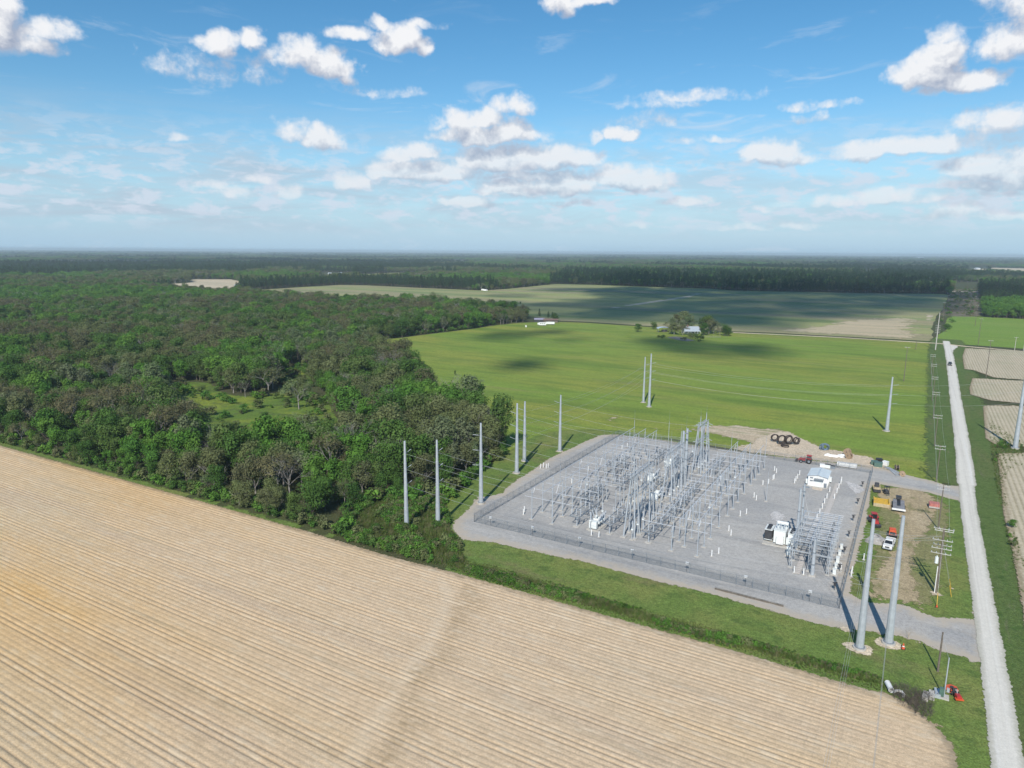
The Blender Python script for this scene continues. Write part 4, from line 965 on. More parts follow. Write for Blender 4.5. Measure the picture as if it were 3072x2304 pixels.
def cloud(mb, poly, step, rad, inner=None):
    x, y = fill(poly, step)
    if inner is not None:
        k = ~inpoly(x, y, inner); x, y = x[k], y[k]
    o = -L[:2] / -L[2] * ALT
    for a, b in zip(x, y):
        r = rad * random.uniform(.7, 1.3); c = Vector((a + o[0], b + o[1], ALT + random.uniform(-.2, .6) * rad)); s1, s2 = random.uniform(0, 9), random.uniform(0, 9)
        vs = [c + Vector((p.x, p.y, p.z * (.75 if p.z > 0 else .3))) * r * (1 + .18 * math.sin(4 * p.x + s1) * math.sin(4 * p.y + s2)) for p in puffv]
        mb.add(vs, pufff, 0, True)
mb = MB()
def G(*pts): return P(*pts)
cloud(mb, G((1440,905),(1560,880),(1700,866),(1850,862),(2300,868),(2830,880),(2840,935),(2700,945),(2580,948),(2460,958),(2400,985),(2280,994),(2180,990),(2020,970),(1880,962),(1700,958),(1560,930)), 36, 42, G((1500,898),(1590,876),(1740,876),(1800,888),(1770,902),(1620,908),(1520,906)))
cloud(mb, G((1640,850),(2000,844),(2500,848),(2860,852),(2860,866),(2300,866),(1800,858)), 90, 62)
cloud(mb, G((1420,1015),(1500,1000),(1640,990),(1700,996),(1600,1014),(1480,1028)), 13, 12)
cloud(mb, G((1490,1095),(1560,1080),(1620,1090),(1600,1110),(1520,1118)), 8, 9)
cloud(mb, G((1660,1022),(1740,1018),(1760,1030),(1690,1034)), 12, 9)
cloud(mb, G((1880,1025),(2000,1015),(2150,1030),(2330,1040),(2380,1055),(2250,1075),(2100,1066),(2000,1050)), 14, 14)
cloud(mb, G((-200,788),(500,782),(1100,788),(1150,796),(600,802),(-200,806)), 190, 130)
cloud(mb, G((2860,880),(3100,880),(3100,912),(2950,910)), 60, 46)
for nm_, pp_ in (('wood_edge_bushes', ((1345,1490),(1362,1474),(1420,1427),(1500,1358),(1470,1290),(1440,1230),(1398,1256),(1330,1236),(1288,1160),(1258,1105),(1158,1082),(1136,1045),(1134,1020),(1200,1010),(1300,999),(1400,987),(1483,975))), ('wood_edge_bushes', ((1040,1600),(1060,1545),(1135,1508),(1250,1498),(1340,1482)))):
    ex = np.array(resample(P(*pp_), 1.3, .8, 3, True, False)); n_ = len(ex); ex += rng.uniform(-1.2, 1.2, ex.shape); sc_ = rng.uniform(.9, 2.6, n_)
    scatter(nm_, ex[:, 0], ex[:, 1], np.zeros(n_), rng.integers(4, 7, n_), np.stack([sc_ * 1.3, sc_ * 1.3, sc_], 1), tufts, 'low bushes along the meadow edge of the wood')
co = mb.build('clouds', shadow_cloudm); tag(co, 'unseen white cumulus cloud added behind the camera to shade the far fields', None, None, 'stuff')
# ------------------------------------------------------------------ steel transmission poles
PADZ = .10
def steel_pole(px, py, ty, label, arms=None, armdir=(0, 1), h=None, r0=.56, cap=True, wood_ring=True, shaded=galv):
    q = at(px, py); h = h or height_of(px, py, ty)
    t = thing('steel_pole', label, 'power pole', (q[0], q[1], 0), 0, 'tall steel transmission poles')
    mb = MB(); nsec = 4
    for k in range(nsec):
        z0 = .5 + (h - .5) * k / nsec; z1 = .5 + (h - .5) * (k + 1) / nsec; ra = r0 * (1 - .60 * k / nsec); rb = r0 * (1 - .60 * (k + 1) / nsec)
        mb.tube((0, 0, z0 - (.0 if k == 0 else .5)), (0, 0, z1), ra + (.012 if k else 0) * 0, rb, 12, 0, k == nsec - 1, False)
    mb.build('shaft', shaded, t)
    mb = MB(); mb.tube((0, 0, .45), (0, 0, .53), r0 * 1.32, None, 12)
    for k in range(12): a = k * math.pi / 6; mb.box((r0 * 1.2 * math.cos(a), r0 * 1.2 * math.sin(a), .58), (.07, .07, .12))
    mb.build('base_plate', galvd, t)
    mb = MB(); mb.tube((0, 0, -.3), (0, 0, .45), r0 * 1.62, None, 16); mb.build('foundation', conc, t)
    for z in (.25, .5, .75):
        mb = MB(); r = r0 * (1 - .60 * z) + .015; mb.tube((0, 0, h * z - .12), (0, 0, h * z + .12), r + .02, None, 12); mb.build('splice_collar', galv, t)
    for z in ((arms or []) if r0 not in (.65, .67) else []):
        mb = MB(); d = Vector((armdir[0], armdir[1], 0)); r = r0 * (1 - .52 * z / h)
        mb.beam(Vector((0, 0, z)) + d * r, Vector((0, 0, z + .25)) + d * (r + .5), .10)
        ar = mb.build('insulator_arm', galvd, t)
        mb = MB(); mb.insul(Vector((0, 0, z + .15)) + d * (r + .4), 1.6, .08, (armdir[0], armdir[1], .22), 10); mb.build('insulator', porc, ar)
    return t, Vector((q[0], q[1], 0)), h
PO = {}
def ring(p, r, seed, nm='bare_soil'):
    pts = [(p[0] + r * math.cos(a) * (1 + .2 * math.sin(3 * a + seed)), p[1] + r * .8 * math.sin(a)) for a in np.linspace(0, 6.28, 10)[:-1]]
    sheet(nm, pts, .13, dirt2_m, step=.6, cell=1.2, jit=.25, seed=seed)
dirt2_m = gmat('loose_soil', (.55, .46, .34), [((.45, .37, .26), .9, .45, .65, (1, 1), .8)], bump=(4, .6, .12), dissolve=.5, dscale=2)
polespec = [('p1', 1220, 1588, 1323, 'leftmost steel pole standing in the low scrub', (18.7, 14.9, 11.0), (0, 1), .58),
 ('p2', 1314, 1579, 1320, 'second steel pole from the left, in scrub beside the side lawn', (18.5, 14.7, 10.9), (0, 1), .58),
 ('p3', 1443, 1511, 1269, 'steel pole on the gravel outside the left corner of the fence', (18.5, 14.5, 10.5), (-.5, -.86), .60),
 ('p4', 1550, 1420, 1210, 'nearer pole of the pair on the side lawn left of the substation', (18.2, 14.3, 10.4), (-1, 0), .62),
 ('p5', 1573, 1384, 1204, 'farther pole of the pair on the side lawn left of the substation', (16.4, 13, 9.6), (-1, 0), .62),
 ('p6', 1679, 1355, 1185, 'steel pole by the back left corner of the substation', (16.4, 13, 9.6), (-1, 0), .58),
 ('p7', 1947, 1221, 1061, 'taller right-hand pole of the pair in the mown meadow', (19, 15.5, 12), (1, 0), .62),
 ('p8', 1930, 1208, 1071, 'shorter left-hand pole of the pair in the mown meadow', (17, 14, 11), (1, 0), .55),
 ('p9', 2660, 1294, 1131, 'single steel pole in the meadow near the gravel road', (17.5, 14, 10.5), (1, 0), .66),
 ('p10', 3045, 1346, 1060, 'steel pole between striped fields at the right edge', (24, 20, 16), (1, 0), .78),
 ('p11', 2578, 1947, 1558, 'thick steel pole at the near driveway, left of two', (19.5, 15.5, 11.5), (-1, 0), .65),
 ('p12', 2665, 1932, 1548, 'thick steel pole at the near driveway, right of two', (19.5, 15.5, 11.5), (-1, 0), .67)]
for (k, px, py, ty, lab, arms, ad, r0) in polespec:
    t, q, h = steel_pole(px, py, ty, lab, arms, ad, None if k != 'p10' else 30.0, r0); PO[k] = (q, h, arms, ad)
    if k not in ('p1', 'p2'): ring(q, 2.6 if k in ('p11', 'p12') else 1.7, int(q.x * 7) % 50)
ring(at(2540, 1890), 1.5, 4); ring(at(2640, 1903), 1.0, 6)
# climbing loop marks on the right near pole
def wire(a, b, sag, label='overhead conductor', group='overhead conductors', r=.022, name='conductor', n=14):
    a = Vector(a); b = Vector(b); pts = []
    for i in range(n + 1):
        t = i / n; p = a.lerp(b, t); p.z -= sag * 4 * t * (1 - t); pts.append(p)
    mb = MB()
    for i in range(n): mb.tube(pts[i], pts[i + 1], r, r, 3, 0, False)
    return tag(mb.build(name, wirem), label, 'cable', group)
HTN = ['top', 'middle', 'bottom']
def arm(k, i, side=None):
    q, h, arms, ad = PO[k]; d = Vector((side[0], side[1], 0)) if side else Vector((0, 0, 0)); return q + Vector((0, 0, arms[i])) + d * .5
for i in range(3):
    for a, b, nm in (('p1', 'p11', 'leftmost scrub pole to the left driveway pole'), ('p2', 'p12', 'second scrub pole to the right driveway pole')):
        wire(arm(a, i), arm(b, i), 2.6, '%s conductor from the %s' % (HTN[i], nm))
    wire(arm('p7', i), arm('p9', i), 2.2, '%s conductor from the taller meadow pole to the single meadow pole' % HTN[i])
    wire(arm('p8', i), arm('p9', i) + Vector((0, .5, -.6)), 2.2, '%s conductor from the shorter meadow pole to the single meadow pole' % HTN[i])
    wire(arm('p9', i), arm('p10', i), 1.0, '%s conductor across the road to the right edge pole' % HTN[i])
    wire(arm('p11', i, (-1, 0)), Vector((PO['p11'][0].x - .6, -40, PO['p11'][2][i] + 1)), 2.5, '%s conductor leaving the left driveway pole over the tilled field' % HTN[i], r=.013)
    wire(arm('p12', i, (-1, 0)), Vector((PO['p12'][0].x - .6, -40, PO['p12'][2][i] + 1)), 2.5, '%s conductor leaving the right driveway pole over the tilled field' % HTN[i], r=.013)
    wire(arm('p4', i), arm('p7', i), 2.0, '%s conductor from the nearer side lawn pole to the meadow' % HTN[i])
    wire(arm('p6', i), arm('p8', i), 2.0, '%s conductor from the back corner pole to the meadow' % HTN[i])

# ------------------------------------------------------------------ chain link fence
FX0, FX1, FY0, FY1 = -88.5, -7.2, 133.6, 228.0; FHT = 2.1
def fence_side(a, b, label):
    a = Vector(a); b = Vector(b); n = round((b - a).length / 3.1); d = (b - a) / n
    t = thing('chain_link_fence', label, 'fence', (a.x, a.y, PADZ), 0, 'sides of the substation fence')
    pm = MB(); pm.tube((0, 0, 0), (0, 0, FHT), .06, None, 6); pm.beam((0, 0, FHT), (.0, .0, FHT + .3), .03); me = pm.mesh('fence_post', galvd)
    for k in range(n + 1):
        o = bpy.data.objects.new('post', me); sc.collection.objects.link(o); o.parent = t; o.location = (d.x * k, d.y * k, 0)
    e = b - a
    for z in (FHT - .03, .12): MB().tube((0, 0, z), (e.x, e.y, z), .028, None, 5).build('rail', galvd, t)
    for z in (FHT + .1, FHT + .2, FHT + .3): MB().tube((0, 0, z), (e.x, e.y, z), .008, None, 3).build('barbed_wire', galvd, t)
    mb = MB()
    off = Vector((-e.y, e.x, 0)).normalized() * .05
    mb.add([off, Vector((e.x, e.y, 0)) + off, Vector((e.x, e.y, FHT)) + off, Vector((0, 0, FHT)) + off], [(0, 1, 2, 3)]); mb.build('mesh_panel', MATS['chain_link'], t)
fence_side((FX0, FY0, 0), (FX1, FY0, 0), 'near side of the chain link fence facing the lawn')
fence_side((FX0, FY0, 0), (FX0, FY1, 0), 'left side of the chain link fence facing the wood')
fence_side((FX0, FY1, 0), (FX1, FY1, 0), 'far side of the chain link fence facing the meadow')
fence_side((FX1, FY0, 0), (FX1, FY1, 0), 'right side of the chain link fence facing the storage yard')
bx = [(1464,1582),(1596,1608),(1735,1643),(1888,1686),(2054,1725),(2232,1765),(2426,1811)]
for i, (a, b) in enumerate(bx):
    q = at(a, b); t = thing('fence_light', 'small white box on the near fence, %s from the left' % ordn(i), 'light box', (q[0], FY0 + .25, PADZ), 0, 'white boxes on the near fence')
    MB().tube((0, 0, 0), (0, 0, 1.75), .04, None, 6).build('stem', darkst, t); MB().box((0, 0, 1.98), (.62, .35, .42)).build('housing', whitep, t)
for i, y in enumerate((141, 150.5, 160.5, 171, 182.5, 196, 212)):
    t = thing('gate_stand', 'dark pedestal inside the right fence, %s from the near end' % ordn(i), 'pedestal', (FX1 - 1.6, y, PADZ), 0, 'dark pedestals along the right fence')
    MB().box((0, 0, .05), (.9, .9, .1)).build('base', conc, t); MB().tube((0, 0, .1), (0, 0, 1.5), .05, None, 6).build('stem', darkst, t)
    MB().box((0, 0, 1.2), (.45, .25, .5)).box((0, 0, 1.65), (.9, .12, .18), .6).build('box', darkst, t)

# ------------------------------------------------------------------ substation
def support(x, y, h, label, ins=1.1, group='bus support columns'):
    t = thing('bus_support', label, 'support column', (x, y, PADZ), 0, group)
    MB().box((0, 0, .08), (1.1, 1.1, .16)).build('foundation', conc, t)
    MB().tube((0, 0, .16), (0, 0, h - ins), .12, .11, 8).box((0, 0, .20), (.5, .5, .06)).box((0, 0, h - ins), (.5, .4, .06)).build('column', galv, t)
    MB().insul((0, 0, h - ins + .03), ins - .05, .12, None, 6).build('insulator', porc, t)
    return t
BAY = 27.55; Y0s = 142.5
yb = [0, 5.7, 11.3, 18.9]
s0 = support(-36.3, Y0s, 8.0, 'bus support column at the near right corner of the rows')
SIDE = {1: 'right-hand', -1: 'left-hand'}
def sxp(side, d): return -56.85 + side * d
cnt = {}
NB = ('near', 'middle', 'far')
first = True
low0 = support(-44, Y0s, 5.6, 'x')
bpy_del = []
def put_support(proto, x, y, lab):
    global first
    return dup(proto, (x, y, PADZ), None, lab)
cols = {'outer': 20.5, 'middle': 16.7, 'inner': 12.9}
for side in (1, -1):
    for ci, (cn, d) in enumerate(cols.items()):
        x = sxp(side, d)
        ys = [Y0s + BAY * b + o for b in range(3) for o in ((0, 5.7, 11.3, 18.9) if ci == 0 else (3.6, 9.2, 15.2) if ci == 1 else (7.2, 15.0, 21.0))]
        ys = [y for y in ys if y < 213]
        for j, y in enumerate(ys):
            if side == 1 and ci == 0 and j == 0: s0['label'] = 'tall bus support column, first in the outer right row'; continue
            put_support(s0, x, y, 'tall bus support column, %s in the %s %s row' % (ordn(j), cn, SIDE[side]))
        zz = 8.05 + PADZ
        t = MB().tube((0, 0, 0), (0, 213.5 - 140.5, 0), .07, None, 8).build('bus_pipe', alum, None, (x, 140.5, zz)); tag(t, 'long high bus pipe over the %s %s row of columns' % (cn, SIDE[side]), 'bus pipe', 'aluminium bus pipes')
    for b in range(3):
        for j, (o, dx) in enumerate(((0, 20.5), (5.7, 16.7), (11.3, 12.9))):
            y = Y0s + BAY * b + o; xa = sxp(side, 8.0); xb = sxp(side, 22.5)
            t = MB().tube((0, 0, 0), (xb - xa, 0, 0), .065, None, 8).build('bus_pipe', alum, None, (xa, y + .0, 5.72 + PADZ)); tag(t, 'low cross bus pipe %s in the %s bay, %s side' % (ORD[j], NB[b], SIDE[side]), 'bus pipe', 'aluminium bus pipes')
            xm = sxp(side, 14.8)
            if b == 0 and j == 0 and side == 1: low0.location = (xm, y, PADZ); low0['label'] = 'short bus support under the first cross pipe, near bay, right-hand side'
            else: put_support(low0, xm, y, 'short bus support under the %s cross pipe, %s bay, %s side' % (ORD[j], NB[b], SIDE[side]))
            # diagonal jumper to the high bus
            xj = sxp(side, dx); t = MB().tube((0, 0, 0), (0, 1.6, 2.25), .05, None, 6).build('jumper_pipe', alum, None, (xj, y, 5.75 + PADZ)); tag(t, 'slanting jumper pipe %s in the %s bay, %s side' % (ORD[j], NB[b], SIDE[side]), 'bus pipe', 'slanting jumper pipes')
for side in (1, -1):
    for b in range(3):
        for j, o in enumerate((16.2, 19.0, 21.8)):
            y = Y0s + BAY * b + o; xa = sxp(side, 4.5); xb = sxp(side, 20.5)
            if y > 213: continue
            t = MB().tube((0, 0, 0), (xb - xa, 0, 0), .055, None, 6).build('bus_pipe', alum, None, (xa, y, 6.4 + PADZ)); tag(t, 'rear cross bus pipe %s of the %s bay, %s side' % (ORD[j], NB[b], SIDE[side]), 'bus pipe', 'aluminium bus pipes')
            for jj, dd in enumerate((5.0, 9.8, 14.8)): put_support(low0, sxp(side, dd), y, 'short bus support %s from the middle under the %s rear pipe, %s bay, %s side' % (ORD[jj], ORD[j], NB[b], SIDE[side]))
def switch(x, y, label):
    """three-phase disconnect switch on a long low frame"""
    t = thing('disconnect_switch', label, 'switch', (x, y, PADZ), 0, 'disconnect switch frames')
    ln = 12.4
    for yy in (1.5, 10.9):
        MB().box((0, yy, .08), (1.4, 1.4, .16)).build('foundation', conc, t)
        MB().tube((0, yy, .16), (0, yy, 2.9), .17, .15, 8).build('leg', galv, t)
    mb = MB()
    for xx in (-1.25, 1.25): mb.beam((xx, 0, 3.0), (xx, ln, 3.0), .14, .2)
    for k in range(7): mb.beam((-1.25, ln * k / 6, 2.98), (1.25, ln * k / 6, 2.98), .12, .16)
    for k in range(6): mb.beam((-1.25, ln * k / 6, 2.96), (1.25, ln * (k + 1) / 6, 2.96), .07)
    mb.build('frame', galvd, t)
    for ph in range(3):
        yy = 1.0 + 5.2 * ph
        for xx in (-1.15, 0, 1.15):
            MB().insul((xx, yy, 3.1), 1.5, .14, None, 7).build('insulator', porc, t)
        mb = MB(); mb.tube((-1.3, yy, 4.68), (1.3, yy, 4.68), .045, None, 6); mb.beam((-1.15, yy, 4.66), (-1.15, yy, 5.2), .05); mb.box((1.15, yy, 4.72), (.3, .2, .14)); mb.build('switch_blade', alum, t)
        for q in (-.5, .35):
            mb = MB(); mb.tube((q, yy + .35, 3.0), (q, yy + .35, 4.2), .03, None, 4); mb.tube((q, yy - .3, 3.1), (q, yy + .7, 3.1), .06, None, 5); mb.build('link_rod', galvd, t)
    MB().tube((.6, 0, 3.3), (.6, ln, 3.3), .035, None, 5).build('operating_pipe', galvd, t)
    return t
w0 = None
for side in (1, -1):
    for b in range(3):
        lab = 'low disconnect switch frame in the %s bay, %s inner row' % (NB[b], SIDE[side]); xx = sxp(side, 9.0); yy = 142.6 + BAY * b
        w0 = switch(xx, yy, lab) if w0 is None else (dup(w0, (xx, yy, PADZ), None, lab), w0)[1]
for b in range(3): dup(w0, (-57.4, 142.6 + BAY * b, PADZ), None, 'low disconnect switch frame beside the dead-end tower of the %s bay' % NB[b])
for b in range(3): dup(w0, (-73.5 if b else -69.5, 156.0 + BAY * b, PADZ), None, 'low disconnect switch frame at the far end of the %s bay, left side' % NB[b]) if b < 2 else None
dup(w0, (-47.6, 157.0, PADZ), None, 'low disconnect switch frame between the near and middle bays, right side')
def breaker(x, y, label, rz=0):
    t = thing('circuit_breaker', label, 'circuit breaker', (x, y, PADZ), rz, 'white circuit breakers')
    MB().box((0, 1.9, .10), (3.0, 5.2, .2)).build('plinth', conc, t)
    MB().box((0, 0, 1.35), (1.9, .9, 1.7)).box((0, 0, 2.22), (2.0, 1.0, .08)).build('cabinet', cabin, t)
    mb = MB()
    for xx in (-.7, .7):
        mb.beam((xx, .2, 1.0), (xx, 4.4, 1.0), .14)
        for yy in (.2, 2.2, 4.3): mb.beam((xx, yy, .2), (xx, yy, 1.0), .12)
    mb.build('frame', galvd, t)
    for k in range(3):
        yy = 1.2 + 1.35 * k
        tk = MB().tube((-1.1, yy, 1.55), (1.1, yy, 1.55), .36, None, 12).tube((-.5, yy, 1.5), (-.5, yy, 1.2), .2, None, 8).build('tank', cabin, t)
        for sx in (-1, 1):
            MB().insul((sx * .65, yy, 1.8), 2.2, .20, (sx * .42, 0, 1), 10, n=10).build('bushing', porc, t)
    return t
b0 = breaker(-61.6, 144.2, 'white circuit breaker at the near fence side of the left bay')
for (px, py), lab in {(1949, 1452): 'white circuit breaker in the middle of the yard on bare concrete', (2003, 1405): 'white circuit breaker at the far end behind the middle towers', (1962, 1505): 'white circuit breaker behind the tallest tower cluster'}.items():
    q = at(px, py); dup(b0, (q[0], q[1], PADZ), None, lab)
q = at(1930, 1470); sheet('pale_gravel', [(q[0] - 2.5, q[1] - 12), (q[0] + 3.5, q[1] - 12), (q[0] + 4, q[1] + 14), (q[0] - 2, q[1] + 15)], .115, gmat('pale_dusty_gravel', (.50, .46, .39), [((.42, .40, .37), .3, .45, .65, (1, 1), .7)], dissolve=1.5, dscale=.8), step=1, cell=2, jit=.5)
def tower(x, y0, y1, h, hb, label, tops=True):
    """dead-end structure: two four-legged towers of tapered tubes with box beams between them"""
    t = thing('dead_end_tower', label, 'substation tower', (x, y0, PADZ), 0, 'dead-end towers of grey tubes')
    L_ = y1 - y0
    for yy in (0, L_):
        for sx in (-1, 1):
            for sy in (-1, 1):
                fx, fy = sx * 1.3, yy + sy * 1.7
                MB().box((fx, fy, .1), (1.2, 1.2, .2)).build('foundation', conc, t)
                MB().tube((fx, fy, .2), (sx * .45, yy + sy * .55, hb), .21, .14, 10, 0, True, False).build('leg', galv, t)
        mb = MB()
        for z in (hb * .35, hb * .68):
            f = 1 - z / hb * .65; mb.beam((-1.3 * f, yy - 1.7 * f, z), (1.3 * f, yy - 1.7 * f, z), .10); mb.beam((-1.3 * f, yy + 1.7 * f, z), (1.3 * f, yy + 1.7 * f, z), .10)
            mb.beam((-1.3 * f, yy - 1.7 * f, z), (-1.3 * f, yy + 1.7 * f, z), .10); mb.beam((1.3 * f, yy - 1.7 * f, z), (1.3 * f, yy + 1.7 * f, z), .10)
        mb.build('bracing', galvd, t)
        MB().tube((0, yy, hb), (0, yy, h), .16, .07, 8).build('mast', galv, t)
        MB().tube((0, yy, h), (0, yy, h + 2.2), .03, .015, 4).build('lightning_rod', galvd, t)
    for z, w in ((hb - .1, .9), (hb * .66, .8)):
        mb = MB()
        for a in (-w / 2, w / 2):
            for c in (-w / 2, w / 2): mb.beam((a, -1.4, z + c), (a, L_ + 1.4, z + c), .11)
        n = int((L_ + 2.8) / .9)
        for k in range(n):
            ya = -1.4 + (L_ + 2.8) * k / n; yc = -1.4 + (L_ + 2.8) * (k + 1) / n
            mb.beam((-w / 2, ya, z - w / 2), (-w / 2, yc, z + w / 2), .06); mb.beam((w / 2, ya, z + w / 2), (w / 2, yc, z - w / 2), .06)
        bmo = mb.build('cross_beam', galv, t)
        for k in range(3):
            yy = L_ * (.15 + .35 * k)
            for sx in (-1, 1): MB().insul((sx * .5, yy, z - .1), 1.8, .12, (sx, 0, -.25), 9).build('insulator_string', porc, bmo)
    return t
def deadend(b, y0, y1, h, hb, lab):
    return tower(-52.7, y0, y1, h, hb, lab)
TW = [tower(-52.6, 145.8, 156.0, 18.6, 14.6, 'tallest cluster of grey tower legs at the near end of the yard'),
      tower(-52.6, 173.2, 182.0, 17.0, 13.4, 'middle dead-end tower of grey tubes with rods'),
      tower(-52.4, 200.6, 207.0, 17.4, 14.6, 'far dead-end tower with sloping legs near the back fence')]
def mono(px, py, ty, label, r0=.42, parts=2, base=None):
    q = at(px, py); h = height_of(px, py, ty) if ty else base
    t = thing('steel_column', label, 'steel column', (q[0], q[1], PADZ), 0, 'single steel columns in the substation')
    MB().box((0, 0, .12), (r0 * 3.2, r0 * 3.2, .24)).build('foundation', conc, t)
    MB().tube((0, 0, .24), (0, 0, h), r0, r0 * .68, 12, 0, True, False).build('shaft', galv, t)
    mb = MB()
    for z in (.3, .62): mb.tube((0, 0, h * z), (0, 0, h * z + .25), r0 * (1 - .3 * z) + .06, None, 12)
    mb.build('collar', galvd, t)
    MB().box((r0, 0, h - .6), (1.4, .25, .3)).build('bracket', galvd, t)
    return t, q, h
mono(2042, 1469, 1294, 'left one of two thick columns between middle and far towers', .48); mono(2053, 1459, 1287, 'right one of two thick columns between middle and far towers', .48)
M1 = mono(2387, 1648, 1467, 'tall column with white box beside the big transformer', .34); M2 = mono(2398, 1640, 1454, 'tall thin column just behind the one with the white box', .28)
M3 = mono(2436, 1728, 1619, 'short thick column at the near end of the switch rack', .40)
MB().box((0, 0, 1.2), (.7, .5, .9)).build('equipment_box', cabin, M1[0], (-.1, -.6, 0))
# thin lightning masts
k = 0
for (x, y, h) in ((-77.4, 158, 13), (-77.3, 187, 13), (-77.4, 213, 14), (-66, 214, 15), (-60, 213, 14), (-46, 214, 12), (-36, 215, 13), (-70, 176, 12), (-30, 186, 11)):
    t = thing('lightning_mast', 'thin lightning mast, %s counted from the near left corner' % ordn(k), 'mast', (x, y, PADZ), 0, 'thin lightning masts'); k += 1
    MB().box((0, 0, .08), (.8, .8, .16)).build('foundation', conc, t); MB().tube((0, 0, .16), (0, 0, h * .75), .10, .06, 6).build('shaft', galv, t); MB().tube((0, 0, h * .75), (0, 0, h), .03, .015, 4).build('rod', galvd, t)
# instrument transformers and arresters in the bays
t0 = None; k = 0
for b in range(3):
    for side in (1, -1):
        for j, (dx, o) in enumerate(((5.2, 1.0), (5.2, 4.6), (5.2, 8.2), (12.9, 23.0), (16.7, 24.4), (1.2, 16.5), (1.2, 19.0))):
            x = sxp(side, dx); y = Y0s + BAY * b + o
            if y > 216: continue
            lab = 'slim grey arrester stand, %s in the %s bay, %s side' % (ORD[j], NB[b], SIDE[side])
            if t0 is None:
                t0 = thing('arrester_stand', lab, 'arrester', (x, y, PADZ), 0, 'slim arrester stands')
                MB().box((0, 0, .08), (.9, .9, .16)).build('foundation', conc, t0); MB().tube((0, 0, .16), (0, 0, 2.7), .12, None, 8).build('stand', galv, t0)
                MB().insul((0, 0, 2.7), 1.9, .17, None, 9).build('insulator', porc, t0); MB().box((0, .05, 2.5), (.5, .4, .3)).build('head_box', cabin, t0)
            else: dup(t0, (x, y, PADZ), None, lab)
# strung conductors into the towers
for i in range(3):
    hz_ = (14.4, 9.7, 9.7)[i]
    for pk, ty_, off in (('p3', 145.8 + 1.5 + 3.5 * i, 'near'), ('p4', 173.5 + 3.2 * i, 'middle'), ('p6', 200.8 + 2.3 * i, 'far')):
        wire(arm(pk, i), Vector((-53.2, ty_, hz_)), 1.0, '%s conductor from the wood side into the %s tower' % (HTN[i], off))
    wire(Vector((-52, 147 + 3.6 * i, 14.3)), Vector((sxp(1, 12.9), 149 + 3.6 * i, 8.2)), .6, '%s slack drop from the near tower to the right bus' % HTN[i], 'slack drops from towers')
    wire(Vector((-53.4, 147 + 3.6 * i, 9.5)), Vector((sxp(-1, 12.9), 149 + 3.6 * i, 8.2)), .6, '%s slack drop from the near tower to the left bus' % HTN[i], 'slack drops from towers')
    wire(Vector((M3[1][0], M3[1][1], 7.6 - i * .6)), arm('p11', i), .6, '%s conductor from the switch rack column to the left driveway pole' % HTN[i])
# ---- power transformer
q = at(2335, 1640); T = thing('power_transformer', 'big white power transformer with a dark radiator bank', 'transformer', (q[0], q[1] + 1.2, PADZ), 0)
MB().box((0, 1.0, .12), (7.0, 5.4, .24)).build('plinth', conc, T)
MB().box((0, 1.2, 2.0), (2.5, 3.8, 2.9)).box((0, 1.2, 3.52), (2.7, 4.0, .14)).build('tank', cabin, T)
MB().tube((-1.0, 1.8, 4.5), (1.4, 1.8, 4.5), .42, None, 12).beam((-.6, 1.8, 3.6), (-.6, 1.8, 4.2), .12).beam((1.0, 1.8, 3.6), (1.0, 1.8, 4.2), .12).build('conservator', cabin, T)
MB().box((.2, -1.2, 1.5), (1.5, .7, 1.8)).build('control_cabinet', whitep, T)
MB().box((1.9, -.6, 1.4), (.9, .8, 1.5)).build('tap_changer_box', cabin, T)
for sx, mt in ((-1, darkst), (1, galvd)):
    r_ = MB(); r_.box((sx * 2.5, 1.3, 3.1), (1.7, 3.4, .12)).box((sx * 2.5, 1.3, .75), (1.7, 3.4, .12)); rb = r_.build('radiator_header', cabin, T)
    for k in range(12): MB().box((sx * 2.5, -.25 + k * .28, 1.9), (1.6, .07, 2.2)).build('radiator_fin', mt if sx < 0 else cabin, rb)
    for k in range(3): MB().tube((sx * 2.5, .2 + k * 1.1, 3.18), (sx * 2.5, .2 + k * 1.1, 3.42), .48, None, 12).build('cooling_fan', darkst, rb)
for k in range(3):
    MB().insul((-.8 + .8 * k, .3, 3.6), 1.5, .17, (0, -.25, 1), 8).build('bushing', porc, T); MB().insul((-.7 + .7 * k, 2.9, 3.6), .8, .12, None, 5).build('bushing', porc, T)
# ---- low voltage switch rack
rx0, rx1, ry0, ry1 = -18.0, -10.8, 147.5, 166.5
RK = thing('switch_rack', 'dense low lattice rack of bus bars left of the right fence', 'switch rack', (rx0, ry0, PADZ), 0)
for k in range(6):
    yy = (ry1 - ry0) * k / 5
    for xx in (0, 3.6, 7.2):
        MB().box((xx, yy, .08), (.8, .8, .16)).build('foundation', conc, RK)
        mb = MB()
        for a, c in ((-.18, -.18), (.18, -.18), (.18, .18), (-.18, .18)): mb.beam((xx + a, yy + c, .16), (xx + a, yy + c, 6.2), .07)
        for z in np.arange(.4, 5.6, .75): mb.beam((xx - .18, yy - .18, z), (xx + .18, yy - .18, z + .7), .04); mb.beam((xx - .18, yy + .18, z + .7), (xx - .18, yy - .18, z), .04)
        mb.build('rack_post', galv, RK)
    for z in (3.9, 6.15):
        mb = MB()
        for c in (-.18, .18): mb.beam((-.6, yy + c, z), (7.8, yy + c, z), .08)
        n = 14
        for j in range(n): mb.beam((-.6 + 8.4 * j / n, yy - .18, z), (-.6 + 8.4 * (j + 1) / n, yy + .18, z), .04)
        mb.build('rack_beam', galv, RK)
for xx in (0, 3.6, 7.2):
    for z in (4.1, 6.3): MB().beam((xx, -.5, z), (xx, ry1 - ry0 + .5, z), .16).build('long_beam', galv, RK)
